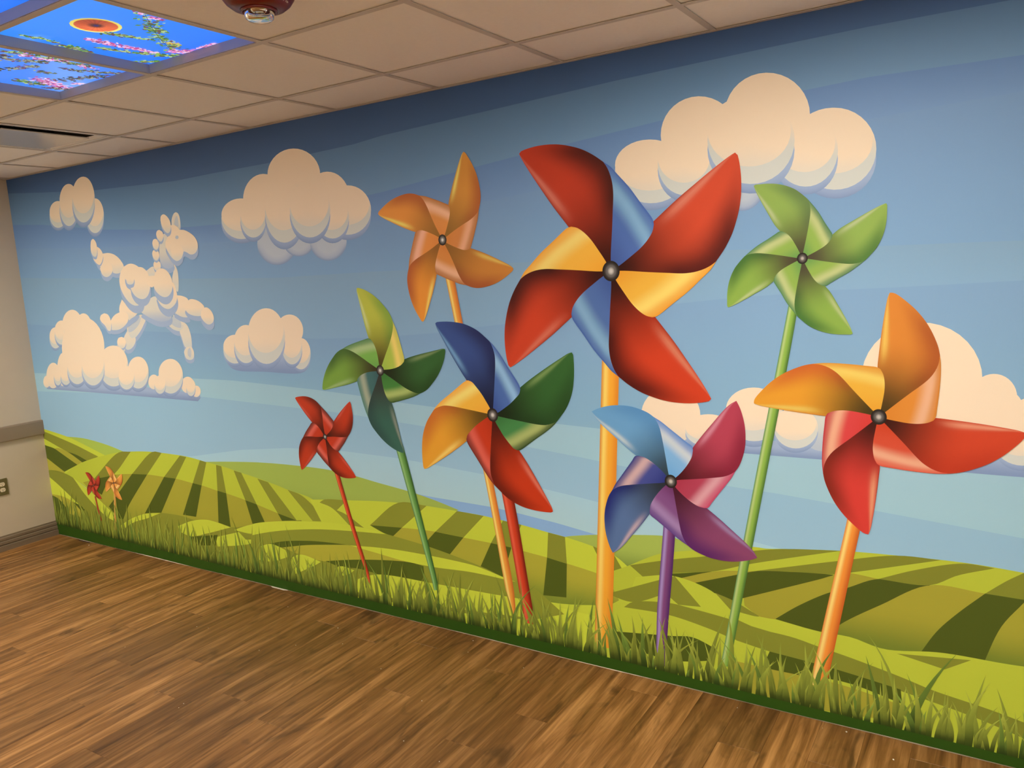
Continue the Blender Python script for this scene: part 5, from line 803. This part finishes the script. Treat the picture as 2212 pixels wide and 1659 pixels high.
# --- grass fringe and dark ground strip
def grass(seed, n, hmin, hmax, lv0, tipc, midc, basec, wide):
    r = random.Random(seed); V, Fc, Cc = [], [], []
    xs = np.linspace(0.02, RX-0.02, n); sp_x = RX/n
    for i, x in enumerate(xs):
        x += r.uniform(-0.7, 0.7)*sp_x; hgt = r.uniform(hmin, hmax)
        if r.random() < 0.12: hgt *= 1.3
        if r.random() < 0.22: hgt *= 0.6
        w = wide*r.uniform(0.6, 1.15)*(0.55+2.2*hgt); lean = r.gauss(0, 0.11)*hgt; bend = r.gauss(0, 0.22)*hgt
        tint = r.uniform(0.80, 1.10); green = r.random() < 0.16; y = lay(lv0+10*r.random()); o = len(V); m = 9
        zb = strip_z(x)-0.003
        for j in range(m+1):
            f = j/m; cxx = x+lean*f+bend*f**2.2; half = w*(1-f**1.25)*(0.82+0.7*f*(1-f))
            zz = zb+hgt*(f-0.06*abs(bend/hgt)*f*f)
            c = lerp(basec, midc, sstep(0.0, 0.42, f)) if f < 0.42 else lerp(midc, tipc, sstep(0.42, 0.9, f)); c = tuple(q*tint for q in c)
            if green: c = (c[0]*0.60, c[1]*0.80, c[2]*0.9)
            for s_ in (-1, 1):
                k_ = 0.86 if s_ > 0 else 1.0
                V.append((min(max(cxx+s_*half, 0.002), RX), y, zz)); Cc.append(tuple(q*k_ for q in c))
            if j: Fc.append((o+2*j-2, o+2*j-1, o+2*j+1, o+2*j))
    return V, Fc, Cc
SZ = np.array([(0.0, 0.080), (1.0, 0.066), (2.35, 0.056), (4.27, 0.056), (5.0, 0.046), (6.0, 0.040), (RX, 0.040)])
def strip_z(x): return float(np.interp(x, SZ[:, 0], SZ[:, 1]))
GT, GM, GB, GT2 = pcol([176, 195, 80]), pcol([135, 154, 60]), pcol([49, 70, 20]), pcol([147, 167, 67])
lv += 2
parts = [grass(3, 270, 0.16, 0.28, lv, GT2, GM, GB, 0.0125), grass(5, 300, 0.13, 0.26, lv+12, GT, GM, GB, 0.0135), grass(9, 320, 0.07, 0.18, lv+24, GT, GM, GB, 0.0135)]
V, Fc, Cc = [], [], []
for v, f, c in parts:
    o = len(V); V += v; Fc += [tuple(i+o for i in q) for q in f]; Cc += c
o = painted('grass', V, Fc, Cc, M_PRINT, mural); o['kind'] = 'stuff'; o['label'] = 'fringe of pointed green grass blades along the bottom'
xs = np.linspace(0, RX, 120); V, Fc, Cc = [], [], []
sc_ = pcol([44, 82, 16])
for x in xs:
    V += [(x, lay(lv+40), 0.0035+0.001*math.sin(x*7)), (x, lay(lv+40), strip_z(x))]; Cc += [sc_, sc_]
for i in range(len(xs)-1): Fc.append((2*i, 2*i+2, 2*i+3, 2*i+1))
painted('ground_strip', V, Fc, Cc, M_PRINT, mural)

# ------------------------------------------------------------------ paint crumbs left on the floor
for k, (x, y, s) in enumerate([(3.046, -0.234, 0.004), (2.989, -0.462, 0.003), (3.747, -0.047, 0.0035), (3.857, -0.577, 0.0035), (4.098, -0.161, 0.003), (3.971, -0.831, 0.0035), (3.523, -0.451, 0.003), (3.19, -0.35, 0.0025), (5.407, -0.036, 0.005), (5.574, -0.134, 0.005), (5.013, -0.056, 0.003), (2.95, -1.054, 0.003), (2.96, -1.084, 0.003), (2.864, -0.579, 0.003), (2.349, -0.547, 0.003), (2.606, -0.164, 0.003), (5.327, -0.05, 0.002), (2.211, -0.857, 0.0025), (4.169, -0.869, 0.003), (3.791, -0.151, 0.003), (3.607, -0.072, 0.002), (2.42, -0.531, 0.003), (0.489, -0.05, 0.006)]):
    V = [(s*math.cos(a)*rnd.uniform(0.6, 1.1), s*0.7*math.sin(a)*rnd.uniform(0.6, 1.1), 0.0) for a in (0.3, 1.4, 2.6, 3.9, 5.2)]
    V += [(a*0.8, b*0.8, s*0.35) for a, b, c in V]
    Fc = [tuple(range(5))[::-1], tuple(range(5, 10))]+[(i, (i+1) % 5, 5+(i+1) % 5, 5+i) for i in range(5)]
    o = mesh_obj('paint_chip', V, Fc, M_CHIP, None, loc=(x, y, 0.0002))
    o.rotation_euler.z = rnd.uniform(0, 6.28)
    tag(o, 'tiny white paint crumb lying on the wood floor', 'debris', 'paint crumbs on the floor')
